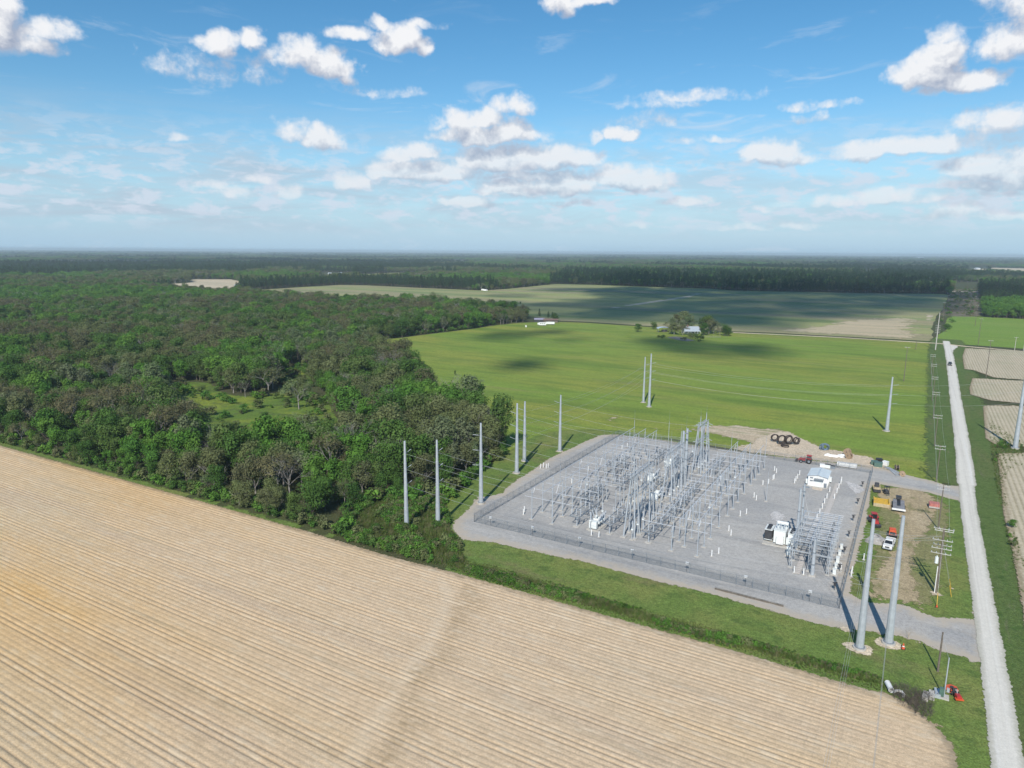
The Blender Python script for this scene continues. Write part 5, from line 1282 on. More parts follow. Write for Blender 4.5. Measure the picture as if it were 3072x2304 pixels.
for g in range(5):
    yy = (ry1 - ry0) * (g + .5) / 5
    for j in range(6):
        y2 = yy - 1.5 + j * .58
        z = 5.2 if j % 2 else 6.9
        MB().tube((-.8 if j % 2 else 2.6, y2, z), (3.4 if j % 2 else 8.1, y2, z), .05, None, 6).build('bus_bar', alum, RK)
    for j in range(3):
        for xx in (1.0, 2.6, 4.6, 6.2):
            MB().insul((xx, yy - 1.3 + j * 1.2, 6.3), .55, .10, None, 4, n=6).build('insulator', porc, RK)
    for j in range(3):
        mb = MB(); mb.beam((2.1, yy - 1.2 + j * 1.2, 4.4), (2.1, yy - 1.2 + j * 1.2, 5.2), .12); mb.tube((6.3, yy - 1.2 + j * 1.2, 4.4), (6.3, yy - 1.2 + j * 1.2, 5.3), .16, None, 8); mb.build('fuse_switch', darkst if j == 1 else galvd, RK)
k = 0
for (dx, dy, w, h) in ((8.4, 1.0, .6, 1.1), (8.4, 4.2, .5, 1.0), (8.4, 7.5, .6, 1.1), (8.4, 11.5, .5, 1.0), (-1.3, 6.0, .8, 1.8), (-1.2, 11.5, .6, 1.2), (8.4, 15.5, .5, 1.0)):
    t = thing('equipment_cabinet', 'pale cabinet beside the switch rack, %s from the near end' % ordn(k), 'cabinet', (rx0 + dx, ry0 + dy, PADZ), 0, 'pale cabinets round the switch rack'); k += 1
    MB().box((0, 0, .08), (1.3, 1.3, .16)).build('plinth', conc, t); MB().box((0, 0, .16 + h / 2), (w, .7, h)).box((0, 0, .18 + h), (w + .1, .8, .05)).build('housing', cabin, t); MB().box((w / 2 + .01, 0, .2 + h / 2), (.03, .5, h * .8)).build('door', whitep, t)
for i in range(4):
    pq = at(2806, 1780); wire(Vector((rx1 - .4, 152 + i * 3.5, 7.2)), Vector((8.2, 150.3, 11.8 - (i % 2) * .9)), .8, '%s thin line from the switch rack to the double wooden pole' % ORD[i])
for i in range(3): wire(Vector((M2[1][0], M2[1][1], 13.2 - i * 1.2)), Vector((rx0 + 2, 158 + i * 2, 7.4)), .5, '%s short span from the thin column to the switch rack' % ORD[i])
# ---- cable trench with separate lids
for k, (p0, p1, w) in enumerate(((at(2390, 1722), at(2412, 1668), 1.1), (at(2478, 1545), at(2514, 1452), 1.25))):
    d = Vector((p1 - p0)); ln = d.length; t = thing('cable_trench', ('short' if k == 0 else 'long') + ' pale cable trench cover ' + ('at the near end of the switch rack' if k == 0 else 'running to the control building'), 'cable trench', (p0[0], p0[1], PADZ + .02), math.atan2(-d.x, d.y), 'cable trenches')
    n = int(ln / .9); lm = MB().box((0, 0, .06), (w, .82, .10)).mesh('trench_lid', mat('trench_lid_%d' % k, (.50, .46, .42), .85, 0, .12, 1.2))
    for j in range(n):
        o = bpy.data.objects.new('lid', lm); sc.collection.objects.link(o); o.parent = t; o.location = (random.uniform(-.02, .02), .45 + j * ln / n, random.uniform(0, .02)); o.rotation_euler = (0, 0, random.uniform(-.01, .01))
cp = gmat('spilled_pale_gravel', (.50, .475, .45), [((.43, .42, .41), .4, .45, .65, (1, 1), .8)], dissolve=1.3, dscale=.9)
for pts, sd in ((((2528,1442),(2555,1446),(2592,1462),(2596,1478),(2563,1485),(2548,1470),(2535,1455)), 2), (((2305,1535),(2335,1532),(2366,1552),(2340,1570),(2310,1562)), 5), (((2292,1565),(2310,1563),(2312,1573),(2298,1575)), 8), (((2352,1524),(2378,1522),(2372,1530)), 9), (((2240,1383),(2270,1386),(2320,1402),(2290,1400)), 11), (((2420,1488),(2458,1492),(2462,1497),(2430,1495)), 12), (((2105,1510),(2160,1515),(2165,1525),(2120,1520)), 13)):
    sheet('pale_gravel', P(*pts), .118, cp, step=.7, cell=1.5, jit=.3, seed=sd)
# white marker posts
MP = [(r_x * .36166 + 2100, r_y * .36166 + 1200) for r_x, r_y in ((617,590),(633,608),(604,665),(613,658),(567,698),(520,710),(447,812),(466,835),(332,968),(384,950),(238,1092),(256,1128),(96,1302),(154,1280),(825,625),(808,655),(794,675),(783,695),(1172,680),(1167,700),(1150,735),(1134,775),(1112,825),(1074,765),(1051,820),(1031,862),(1012,905),(991,950),(968,995),(779,1438),(857,1455),(1168,1410),(1259,1440),(1252,1470),(1357,1330))] + \
     [(1700 + a * .36166, 1200 + b * .36166) for a, b in ((205,1128),(267,1143),(1627,710))] + [(1300 + a * .36166, 1200 + b * .36166) for a, b in ((755,930),(748,955),(890,570),(913,562),(937,570),(953,565),(1148,695),(1285,590),(1608,395),(1565,410))]
wpm = MB().tube((0, 0, 0), (0, 0, 1.45), .13, .13, 8).mesh('marker_post', whitep)
wb = MB().box((0, 0, .04), (.6, .6, .08)).mesh('marker_base', conc)
zones = {}
for (a, b) in MP:
    z = 'by the control building' if 2370 < a < 2420 and b < 1460 else 'along the long cable trench' if a >= 2440 and b < 1600 else 'at the right fence' if a > 2500 else 'on the gravel right of the bus rows' if a > 2120 and b < 1700 and a < 2370 else 'at the near end of the switch rack' if a > 2370 else 'outside the left fence' if a < 1660 and b < 1412 and b > 1400 else 'among the left bus rows'
    zones.setdefault(z, []).append((a, b))
for z, ps in zones.items():
    for j, (a, b) in enumerate(sorted(ps, key=lambda p: -p[1])):
        q = at(a, b); t = thing('marker_post', 'white marker post %s, %s from the camera' % (z, ordn(j)), 'marker post', (q[0], q[1], PADZ + .02), 0, 'white marker posts')
        for nm, me in (('post', wpm), ('base', wb)):
            o = bpy.data.objects.new(nm, me); sc.collection.objects.link(o); o.parent = t
# ---- control building
q = at(2421, 1458); bw, bd, bh = 5.0, 7.6, 2.9
B = thing('control_building', 'white metal control building with a pale ridged roof', 'building', (q[0] + .1, q[1], PADZ), 0)
MB().box((bw / 2, bd / 2, .1), (bw + .5, bd + .5, .2)).build('slab', conc, B)
mb = MB(); mb.box((bw / 2, bd / 2, .2 + bh / 2), (bw, bd, bh)); mb.add([(0, 0, .2 + bh), (bw, 0, .2 + bh), (bw / 2, 0, .65 + bh), (0, bd, .2 + bh), (bw, bd, .2 + bh), (bw / 2, bd, .65 + bh)], [(0, 1, 2), (5, 4, 3)]); wl = mb.build('wall', whitep, B)
for k in range(int(bd / .45)): MB().box((bw + .02, .25 + k * .45, .2 + bh / 2), (.04, .06, bh - .1)).build('wall_rib', whitep, wl)
mb = MB()
for s in (0, 1):
    x0, x1 = (-.25, bw / 2) if s == 0 else (bw + .25, bw / 2)
    mb.add([(x0, -.3, .18 + bh), (x1, -.3, .70 + bh), (x1, bd + .3, .70 + bh), (x0, bd + .3, .18 + bh), (x0, -.3, .24 + bh), (x1, -.3, .76 + bh), (x1, bd + .3, .76 + bh), (x0, bd + .3, .24 + bh)], [(0, 3, 2, 1), (4, 5, 6, 7), (0, 1, 5, 4), (2, 3, 7, 6), (1, 2, 6, 5), (0, 4, 7, 3)])
rf = mb.build('roof', roofm, B)
for s in (0, 1):
    for k in range(20):
        y = -.1 + k * (bd + .2) / 19; a, b_ = ((-.25, y, .27 + bh), (bw / 2, y, .79 + bh)) if s == 0 else ((bw + .25, y, .27 + bh), (bw / 2, y, .79 + bh)); MB().beam(a, b_, .05).build('roof_seam', roofm, rf)
MB().box((bw / 2, bd / 2, .79 + bh), (.35, bd + .62, .06)).build('ridge_cap', roofm, rf)
dr = MB().box((2.9, -.03, 1.25), (1.9, .08, 2.1)).build('door', cabin, B); MB().box((3.6, -.09, 1.2), (.08, .06, .16)).build('handle', darkst, dr)
MB().box((2.9, -.55, 2.55), (2.5, 1.1, .10)).build('canopy', galvd, B)
MB().box((4.6, -.12, .9), (.7, .2, 1.2)).build('vent_louvre', galvd, B)
for x_, z_ in ((.9, 2.6), (.9, 1.75)): MB().box((x_, -.05, z_), (.8, .1, .35)).build('louvre', galvd, B)
for sx, yy in ((-.35, 1.2), (bw + .35, 6.0)):
    ac = MB().box((sx, yy, 1.1), (.6, 1.0, 1.3)).build('air_conditioner', cabin, B); MB().tube((sx + (-.31 if sx < 0 else .31), yy, 1.2), (sx + (-.34 if sx < 0 else .34), yy, 1.2), .35, None, 12).build('fan_guard', darkst, ac)
t = tag(MB().box((2.9, -1.6, .06), (2.6, 1.6, .12)).build('door_slab', mat('tan_concrete', (.55, .46, .36), .85, 0, .1, 2), None, (q[0], q[1], PADZ)), 'tan concrete slab before the door of the control building', 'slab')
# long dark timber lying outside the near fence
p0 = at(2144, 1769); p1 = at(2350, 1822); t = thing('steel_beam', 'long dark beam lying on the gravel outside the near fence', 'beam', (0, 0, 0))
mb = MB(); mb.beam((p0[0], p0[1], PADZ + .18), (p1[0], p1[1], PADZ + .18), .10, .30); mb.build('web', wood, t)
for z in (.04, .34): MB().beam((p0[0], p0[1], PADZ + z), (p1[0], p1[1], PADZ + z), .34, .05).build('flange', mat('weathered_beam_%d' % int(z * 100), (.24, .22, .19), .8, 0, .3, .6), t)
# ------------------------------------------------------------------ wooden utility line along the road
def upole(x, y, h, label, arms=(0.35, 1.25), alen=2.6, m=wood, r=.16, group='utility poles along the gravel road', rz=0.0):
    t = thing('utility_pole', label, 'utility pole', (x, y, 0), rz, group)
    MB().tube((0, 0, -.2), (0, 0, h), r, r * .62, 8).build('shaft', m, t)
    for a in arms:
        z = h - a; c = MB().beam((-alen / 2, -.12, z), (alen / 2, -.12, z), .11, .11).build('crossarm', mat('bleached_wood', (.50, .48, .44), .8) if 'bleached_wood' not in MATS else MATS['bleached_wood'], t)
        for s in (-.92, -.45, .45, .92): MB().insul((s * alen / 2, -.12, z + .06), .28, .08, None, 2, n=6).build('insulator', porc, c)
    return t
def solve_y(x, z, ty):
    lo, hi = 90, 3000
    for _ in range(50):
        m = (lo + hi) / 2
        if proj((x, m, z))[1] > ty: lo = m
        else: hi = m
    return lo
UY = [solve_y(9.3, 11.0, t) for t in (1457, 1338, 1246, 1177, 1131, 1093, 1064)]
for i, y in enumerate(UY):
    upole(9.3, y, 11.3, 'wooden pole with two pale crossarms, %s along the road verge' % ordn(i + 1))
t = upole(8.4, 150.3, 13.6, 'front pole of the double wooden pole with a white canister', (.3, 2.6, 4.3, 5.3), 3.4, r=.2)
MB().tube((-.55, 0, 6.2), (-.55, 0, 7.4), .33, None, 12).tube((-.55, 0, 7.4), (-.55, 0, 7.7), .12, None, 8).build('canister_transformer', cabin, t)
MB().tube((-.24, -.1, 0), (-.24, -.1, 5.6), .09, None, 6).build('riser_pipe', whitep, t)
upole(8.6, 152.6, 12.6, 'rear pole of the double wooden pole', (.5, 3.4), 3.2, r=.19)
for nm, px, py in (('a', 2853, 1767), ('b', 2854, 1792), ('c', 2810, 1821)):
    q = at(px, py); ring(q, .9, int(px) % 40)
    lab = {'a': 'guy wire ending at the farther soil patch beside the double pole', 'b': 'guy wire ending at the nearer soil patch beside the double pole', 'c': 'guy wire ending in the grass in front of the double pole'}[nm]
    g = thing('guy_wire', lab, 'guy wire', (q[0], q[1], .1), 0, 'guy wires of the double pole'); d = Vector((8.4 - q[0], 150.3 - q[1], 11.0)); MB().tube((0, 0, 0), d, .02, None, 3).build('strand', wirem, g)
    MB().tube((0, 0, 0), d * .2, .06, None, 6).build('yellow_guard', yellowp, g)
ring(at(2806, 1783), 1.5, 3)
q = at(2813, 2016); upole(q[0], q[1], 6.9, 'short plain wooden pole near the road mouth', (), r=.17); ring(q, .9, 17)
q = at(2831, 2094); t = thing('service_pole', 'pale green metal service pole beside the concrete blocks', 'service pole', (q[0], q[1], 0))
MB().tube((0, 0, 0), (0, 0, 6.6), .10, .08, 8).build('shaft', galv, t); MB().box((0, 0, .15), (1.3, 1.3, .3)).build('base', conc, t)
MB().box((-.35, -.3, 1.1), (.6, .45, 1.3)).build('meter_box', greenp, t); MB().box((.4, -.1, 1.5), (.35, .3, .6)).build('switch_box', galv, t)
for i in range(len(UY) - 1):
    for j, (ox, dz) in enumerate(((-1.1, .35), (1.1, .35), (-1.1, 1.25))):
        wire((9.3 + ox, UY[i], 11.2 - dz), (9.3 + ox, UY[i + 1], 11.2 - dz), .7, 'thin road line, span %s, %s wire' % (ordn(i), ORD[j]), 'thin wires of the road line', .015, n=8)
for j, ox in enumerate((-1.1, 1.1)): wire((8.5 + ox, 150.3, 11.2), (9.3 + ox, UY[0], 10.9), .5, 'first span of the road line, %s wire' % ORD[j], 'thin wires of the road line', .015, n=8)
wire((q[0], q[1], 6.4), at(2813, 2016) * np.array([1, 1, 0]) + np.array([0, 0, 6.6]), .1, 'slack service wire between the two short poles', 'thin wires of the road line', .015, n=6)
for (bx_, by_, ty_, lab, m) in ((2711,1144,1040,'tall wooden pole in the meadow short of the cross road',wood),(2747,1049,1023,'short wooden pole at the meadow corner',wood),(2828,963,907,'pale pole beside the sandy track',wood),(2840.6,932.6,885,'pale pole behind the sandy track',wood),
    (2925,978,915,'left pole in the right-hand green field',wood),(2934,1035,955,'wooden pole just behind the cross lane',wood),(2921,942,888,'pole in the brush before the pine block',wood),(2958,1132,1020,'wooden pole at the corner of the striped field',wood),
    (2865,869,826,'tall pole where the far road enters the woods',wood),(2901,869,844,'far pole left of the pine block',wood),(2931,871,846,'far pole touching the pine block',wood),(2999,844,820,'lone far pole above the pine block',wood),(2790,869,844,'far pole at the corner of the dark tree line',wood),
    (3043.6,1051,1011,'grey concrete pole by the right end of the cross lane',conc),(3070,1053,1030,'short concrete pole at the right picture edge',conc)):
    q = at(bx_, by_); h = height_of(bx_, by_, ty_); upole(q[0], q[1], h, lab, (.4,) if h > 8 else (), 2.4, m, .2, 'far poles beyond the meadow')
q = at(2806, 1050); h = height_of(2806, 1050, 938)
upole(q[0], q[1], min(h, 26), 'tall concrete pole with stacked crossarms at the road corner', (9, 10.2, 11.4, 12.6, 13.8), 3.0, conc, .38, 'far poles beyond the meadow')

# ------------------------------------------------------------------ vehicles and stored goods
def wheel(t, x, y, r, w, nm='wheel'):
    o = MB().tube((x - w / 2, y, r), (x + w / 2, y, r), r, None, 14).build(nm, rubber, t)
    MB().tube((x - w / 2 - .01, y, r), (x + w / 2 + .01, y, r), r * .5, None, 10).build('rim', galvd, o); return o
def loftcar(t, secs, name, m):
    """secs: list of (y, half width bottom, half width top, z0, z1) lofted into one closed body"""
    vs = []; fs = []
    for (y, wb_, wt_, z0, z1) in secs: vs += [(-wb_, y, z0), (wb_, y, z0), (wb_ * .99, y, (z0 + z1) / 2), (wt_, y, z1), (-wt_, y, z1), (-wb_ * .99, y, (z0 + z1) / 2)]
    for i in range(len(secs) - 1):
        for k in range(6): fs.append((i * 6 + k, i * 6 + (k + 1) % 6, (i + 1) * 6 + (k + 1) % 6, (i + 1) * 6 + k))
    fs += [tuple(range(5, -1, -1)), tuple(range((len(secs) - 1) * 6, len(secs) * 6))]
    mb = MB(); mb.add(vs, fs); return mb.build(name, m, t)
def pickup(loc, rz, label, m, cat='pickup truck', nm='pickup_truck', suv=False):
    t = thing(nm, label, cat, loc, rz)            # nose towards -y
    loftcar(t, [(-2.75, .80, .78, .45, .80), (-2.6, .93, .88, .40, 1.08), (-1.15, .97, .90, .38, 1.18), (.95, .97, .92, .38, 1.18), (2.75, .95, .93, .45, 1.15)], 'body', m)
    e = 2.5 if suv else .95
    loftcar(t, [(-1.25, .86, .80, 1.15, 1.20), (-.55, .86, .70, 1.15, 1.80), (e - .35, .86, .70, 1.15, 1.82), (e, .86, .78, 1.15, 1.55)], 'cab', glassd)
    rf = loftcar(t, [(-.70, .69, .67, 1.74, 1.80), (-.45, .73, .68, 1.78, 1.87), (e - .45, .73, .68, 1.80, 1.88), (e - .2, .72, .68, 1.72, 1.82)], 'roof', m)
    for s in (-1, 1):
        MB().beam((s * .86, -1.2, 1.2), (s * .72, -.55, 1.80), .07).beam((s * .87, .15, 1.15), (s * .73, .15, 1.8), .07).beam((s * .87, e - .02, 1.15), (s * .73, e - .3, 1.8), .09).build('pillar', m, t)
        MB().box((s * .62, -2.72, .92), (.34, .12, .2)).build('headlight', mat('headlight_%s' % label[:6], (.85, .85, .8), .15) if 'headlight_%s' % label[:6] not in MATS else MATS['headlight_%s' % label[:6]], t)
        MB().box((s * 1.08, -.95, 1.25), (.2, .12, .2)).build('mirror', darkst, t)
        for y in (-1.75, 1.65): wheel(t, s * .86, y, .40, .27)
    MB().box((0, -2.77, .88), (.88, .06, .30)).build('grille', darkst, t); MB().box((0, -2.82, .56), (1.8, .14, .2)).build('bumper', darkst if suv else galv, t)
    MB().box((0, -1.95, 1.17), (1.2, 1.1, .06), 0, 0, -.04).build('bonnet', m, t)
    if not suv:
        MB().box((0, 1.85, 1.165), (1.5, 1.65, .03)).build('bed_floor', blackp, t); 
        for s in (-1, 1): MB().box((s * .86, 1.85, 1.27), (.14, 1.75, .22)).build('bed_rail', m, t)
        MB().box((0, 2.70, 1.22), (1.7, .1, .3)).build('tailgate', m, t)
    return t
pickup((-.5, 170.0, .1), R(-6), 'white pickup truck parked nose to the camera between the steel poles', whitep)
q = at(2852, 1098); pickup((19.3, q[1] + 2, .17), 0, 'dark car driving towards the camera on the white gravel road', mat('dark_car_paint', (.03, .035, .045), .25), 'car', 'car', True)
def trailer(loc, rz, label, w, l, h, m, body=True, cat='trailer', nm='trailer'):
    t = thing(nm, label, cat, loc, rz)
    MB().box((0, 0, h), (w, l, .12)).build('deck', m, t)
    for s in (-1, 1):
        wheel(t, s * (w / 2 + .05), .2, .38, .25); wheel(t, s * (w / 2 + .05), -.75, .38, .25)
        MB().box((s * (w / 2 - .05), 0, h - .12), (.1, l, .18)).build('frame_rail', darkst, t)
    MB().beam((-w * .3, l / 2, h - .1), (0, l / 2 + 1.3, h - .15), .1).beam((w * .3, l / 2, h - .1), (0, l / 2 + 1.3, h - .15), .1).build('drawbar', darkst, t)
    return t
t = trailer((-.1, 177.2, .1), R(4), 'orange compressor on a small trailer behind the white pickup', 1.7, 2.7, .6, darkst)
MB().box((0, 0, 1.25), (1.5, 2.2, 1.1), taper=.9).build('hood', orange, t); MB().box((0, .3, 1.84), (1.0, 1.0, .06)).build('hood_lid', orange, t); MB().box((0, -1.1, 1.1), (1.2, .06, .6)).build('vent_louvre', darkst, t)
q = at(2695, 1524); t = trailer((q[0], q[1], .1), R(2), 'grey flatbed trailer with a white board at its tail', 2.7, 7.6, .9, greyb, nm='flatbed_trailer')
for k in range(13): MB().box((0, -3.6 + k * .58, .98), (2.66, .53, .05)).build('deck_plank', greyb, t)
MB().box((0, -4.0, .8), (3.1, .16, .45)).build('tail_board', whitep, t); MB().box((0, 4.6, 1.4), (1.3, 1.9, .5)).build('gooseneck', darkst, t); MB().box((0, 1.0, 1.05), (.8, 5.0, .1)).build('ramp_strip', blackp, t)
q = at(2643, 1515); t = thing('yellow_trench_box', 'yellow steel frame with cross slots near the fence', 'steel frame', (q[0], q[1], .1), R(4))
for s in (-1, 1): MB().box((s * 1.75, 0, .75), (.2, 4.2, 1.3)).build('side_plate', yellowp, t)
for k in range(5): MB().box((0, -1.9 + k * .95, .95), (3.3, .35, .3)).build('cross_bar', yellowp, t)
MB().box((0, -2.2, .5), (3.7, .12, .9)).build('end_plate', tanp, t); MB().box((0, 0, .3), (3.3, 3.9, .15)).build('floor_grating', darkst, t)
def tractor(loc, rz, label, m, cabm=glassd, cat='tractor', nm='tractor'):
    t = thing(nm, label, cat, loc, rz)            # nose towards -y
    MB().box((0, -1.2, 1.05), (.85, 1.9, .75), taper=.9).build('bonnet', m, t); MB().box((0, .5, .9), (1.0, 1.6, .6)).build('chassis', darkst, t)
    for s in (-1, 1): wheel(t, s * .85, .8, .78, .42, 'rear_wheel'); wheel(t, s * .75, -1.5, .48, .3, 'front_wheel'); MB().box((s * .85, .8, 1.62), (.5, 1.2, .1)).build('mudguard', m, t)
    MB().box((0, .7, 1.9), (1.15, 1.3, 1.1), taper=.9).build('cab', cabm, t); MB().box((0, .7, 2.5), (1.3, 1.5, .12)).build('cab_roof', m, t)
    for s in (-1, 1): MB().beam((s * .55, .1, 1.7), (s * .5, -2.6, .7), .14).build('loader_arm', m, t)
    MB().box((0, -2.85, .55), (1.8, .55, .6), 0, 0, .3).build('bucket', darkst, t); MB().tube((.3, -1.6, 1.4), (.3, -1.6, 2.0), .05, None, 6).build('exhaust', darkst, t)
    return t
q = at(2622, 1572); tractor((q[0], q[1], .1), R(15), 'red tractor with a loader behind the left driveway pole', redp)
q = at(2418, 1391); tractor((q[0], q[1] + .6, .12), R(-90), 'red open tractor on the sandy strip beyond the far fence', redp, darkst)
q = at(2629, 1473); t = thing('skid_steer', 'tan skid steer loader with a black cage near the fence corner', 'skid steer', (q[0], q[1], .1), R(8))
MB().box((0, 0, .85), (1.3, 2.2, .7)).build('body', tanp, t); MB().box((0, .1, 1.7), (1.1, 1.2, 1.1), taper=.9).build('cage', darkst, t); MB().box((0, -1.8, .5), (1.8, .7, .6)).build('bucket', darkst, t)
for s in (-1, 1):
    MB().beam((s * .8, 1.0, 1.5), (s * .8, -1.5, .7), .15).build('lift_arm', tanp, t)
    for y in (-.6, .6): wheel(t, s * .8, y, .42, .3)
q = at(2658, 1482); t = thing('forklift', 'small dark forklift beside the tan skid steer', 'forklift', (q[0], q[1], .1), R(20))
MB().box((0, 0, .7), (1.0, 1.5, .7)).build('body', darkst, t); MB().beam((-.4, -.9, .2), (-.4, -.9, 2.6), .1).beam((.4, -.9, .2), (.4, -.9, 2.6), .1).beam((-.4, -.9, 2.5), (.4, -.9, 2.5), .08).build('mast', darkst, t)
MB().beam((-.4, .5, 1.0), (-.4, .5, 2.0), .06).beam((.4, .5, 1.0), (.4, .5, 2.0), .06).box((0, .1, 2.05), (1.0, 1.2, .06)).build('overhead_guard', darkst, t)
for s in (-1, 1):
    MB().box((s * .25, -1.5, .15), (.12, 1.1, .06)).build('fork', galvd, t)
    for y in (-.5, .5): wheel(t, s * .52, y, .3, .2)
q = at(2801, 1524); t = thing('pallet_stack', 'faded red block of goods on a dark skid in the yard', 'pallet', (q[0], q[1], .08), R(3))
MB().box((0, 0, .12), (2.6, 2.5, .16)).build('skid', wood, t)
for k in range(3): MB().box((.02 * k, 0, .42 + .38 * k), (2.4 - .05 * k, 2.3, .34)).build('layer', faded if k else conc, t)
for k in range(4): MB().box((-.9 + .6 * k, 0, 1.36), (.5, 2.2, .06)).build('top_slat', faded, t)
def lump(px, py, rx, ry, h, m, label, cat, nm, seed=0, z=.1):
    q = at(px, py); rnd = random.Random(seed); vs = []; nx, ny = 14, 6
    for j in range(ny):
        f = j / (ny - 1) * math.pi / 2
        for i in range(nx):
            a = 6.28 * i / nx; k = 1 + .22 * math.sin(3 * a + seed) + rnd.uniform(-.12, .12)
            vs.append((rx * math.cos(f) * math.cos(a) * k, ry * math.cos(f) * math.sin(a) * k, h * math.sin(f) * (1 + rnd.uniform(-.18, .18))))
    fs = [(j * nx + i, j * nx + (i + 1) % nx, (j + 1) * nx + (i + 1) % nx, (j + 1) * nx + i) for j in range(ny - 1) for i in range(nx)]
    mb = MB(); mb.add(vs, fs); o = mb.build(nm, m, None, (q[0], q[1], z)); return tag(o, label, cat)
lump(2630, 1626, 2.2, 2.4, 1.5, tarpm, 'crumpled grey tarpaulin heap right of the left driveway pole', 'tarpaulin', 'tarpaulin', 3)
lump(2614, 1558, 1.3, 1.2, .8, tarpm, 'small grey heap beside the red tractor', 'heap', 'tarpaulin', 8)
lump(2484, 1368, 1.1, .8, .7, whitep, 'leftmost small white covered heap on the sandy strip', 'cover', 'tarpaulin', 4)
lump(2500, 1370, 1.9, .8, .5, whitep, 'long low white covered heap on the sandy strip', 'cover', 'tarpaulin', 5)
lump(2525, 1371, 1.3, 1.1, .8, whitep, 'white covered heap just left of the wooden reels', 'cover', 'tarpaulin', 6)
# pipe coils
for i, (px, py, rad, flat, lab) in enumerate(((2324, 1326, 1.5, 0, 'upright black pipe coil, leftmost of the row'), (2345, 1334, 1.7, 0, 'upright dense black pipe coil, second of the row'), (2366, 1335, 1.7, 0, 'upright black pipe coil, third of the row'), (2388, 1335, 1.4, 0, 'upright black pipe coil, rightmost of the row'), (2354, 1341, 1.4, 1, 'black pipe coil lying flat in front of the row'))):
    q = at(px, py); t = thing('pipe_coil', lab, 'pipe coil', (q[0], q[1], .12), R(25 + i * 9), 'black pipe coils beyond the far fence')
    for k in range(2 if flat else (4 if i in (1, 2) else 3)):
        rnd = random.Random(i * 9 + k)
        tl = Matrix.Rotation(rnd.uniform(-.12, .12), 3, 'Y') @ Matrix.Rotation(rnd.uniform(-.15, .15) if flat else math.pi / 2 + rnd.uniform(-.25, .25), 3, 'X')
        MB().torus((rnd.uniform(-.15, .15), (k - 1) * (.0 if flat else .42), .18 + .2 * k if flat else rad + .05), rad * rnd.uniform(.8, 1.0) - .15, .16, 22, 6, tilt=tl).build('loop', pipeb, t)
q = at(2473, 1350); t = thing('pipe_bundle', 'blue grey bundle of tangled pipe beside the meadow', 'pipe bundle', (q[0], q[1], .12), 0)
for k in range(7):
    rnd = random.Random(k + 50); MB().torus((rnd.uniform(-.5, .5), rnd.uniform(-.5, .5), 1.0 + rnd.uniform(-.3, .3)), rnd.uniform(.8, 1.3), .14, 18, 5, tilt=Matrix.Rotation(rnd.uniform(.4, 1.9), 3, 'X') @ Matrix.Rotation(rnd.uniform(-.6, .6), 3, 'Y')).build('loop', bluem, t)
def reel(px, py, r, w, rz, lab, m=woodl):
    q = at(px, py); t = thing('cable_reel', lab, 'cable reel', (q[0], q[1], .12), rz, 'wooden cable reels')
    for s in (-1, 1): MB().tube((s * w / 2 - .04, 0, r), (s * w / 2 + .04, 0, r), r, None, 18).build('flange', m, t); MB().tube((s * (w / 2 + .05), 0, r), (s * (w / 2 + .07), 0, r), r * .18, None, 8).build('hub', darkst, t)
    MB().tube((-w / 2, 0, r), (w / 2, 0, r), r * .62, None, 16).build('drum', blackp, t); return t
reel(2541, 1366, 1.1, 1.1, R(70), 'farther reel of the pair with a pale flange'); reel(2546, 1377, 1.05, 1.0, R(60), 'nearer brown reel of the pair')
reel(2690, 1412, .9, .8, R(20), 'small brown reel near the top driveway'); reel(2706, 1430, .8, .7, R(100), 'pale reel at the edge of the top driveway')
def crate(px, py, w, d, h, m, lab, rz=0, nm='crate', cat='crate', slats=True, lid=None):
    q = at(px, py); t = thing(nm, lab, cat, (q[0], q[1], .12), rz)
    MB().box((0, 0, h / 2), (w, d, h)).build('body', m, t)
    if slats:
        for k in range(5): MB().box((-w * .4 + w * .2 * k, -d / 2 - .03, h / 2), (.12, .06, h * .96)).build('rib', m, t)
    MB().box((0, 0, h + .03), (w + .06, d + .06, .06)).build('lid', lid or m, t); return t
crate(2634, 1400, 2.3, 1.8, 1.3, greenp, 'dark green ribbed crate, nearer one by the meadow', R(5)); crate(2622, 1394, 1.8, 1.6, 1.1, greenp, 'dark green ribbed crate, left one by the meadow', R(5)); crate(2637, 1388, 1.7, 1.7, 1.2, blackp, 'black tank behind the green crates', R(15), 'tank', 'tank')
crate(2656, 1397, 1.5, 1.3, 1.3, whitep, 'white box right of the green crates', R(-20), 'box', 'box', False)
for i in range(5):
    q = at(2514 + i * 11.2, 1409 + i * 1.7); t = thing('bulk_bag', 'white square bulk bag, %s from the left outside the far fence' % ordn(i), 'bulk bag', (q[0], 230.4, .12), R(random.uniform(-4, 4)), 'white bulk bags outside the far fence')
    MB().box((0, 0, .12), (1.5, 1.4, .14)).build('pallet', wood, t); MB().box((0, 0, .78), (1.42, 1.3, 1.18), taper=.96).build('bag', whitep, t)
    for s in (-1, 1): MB().beam((s * .5, -.5, 1.35), (s * .5, .5, 1.5), .05).build('loop_strap', whitep, t)
crate(2467, 1402, 1.4, 1.0, .9, whitep, 'pale box outside the far fence, left of the bulk bags', 0, 'equipment_box', 'box', False); crate(2483, 1404, 1.6, 1.0, 1.0, cabin, 'grey machine box outside the far fence, middle one', 0, 'equipment_box', 'box', True, darkst); crate(2498, 1407, 1.3, 1.0, .9, galvd, 'dark machine box next to the first bulk bag', 0, 'equipment_box', 'box', True, darkst)
q0 = at(2650, 1402); q1 = at(2686, 1421); t = thing('pipe_stack', 'long pipes lying along the edge of the top driveway', 'pipes', (0, 0, .14), 0)
for k in range(6):
    a = Vector(q0) + Vector((k * .28, k * .05, .12)); b = Vector(q1) + Vector((k * .28, k * .1, .12)); MB().tube(a, b, .11, None, 7).build('pipe', (galv, bluem, conc)[k % 3], t)
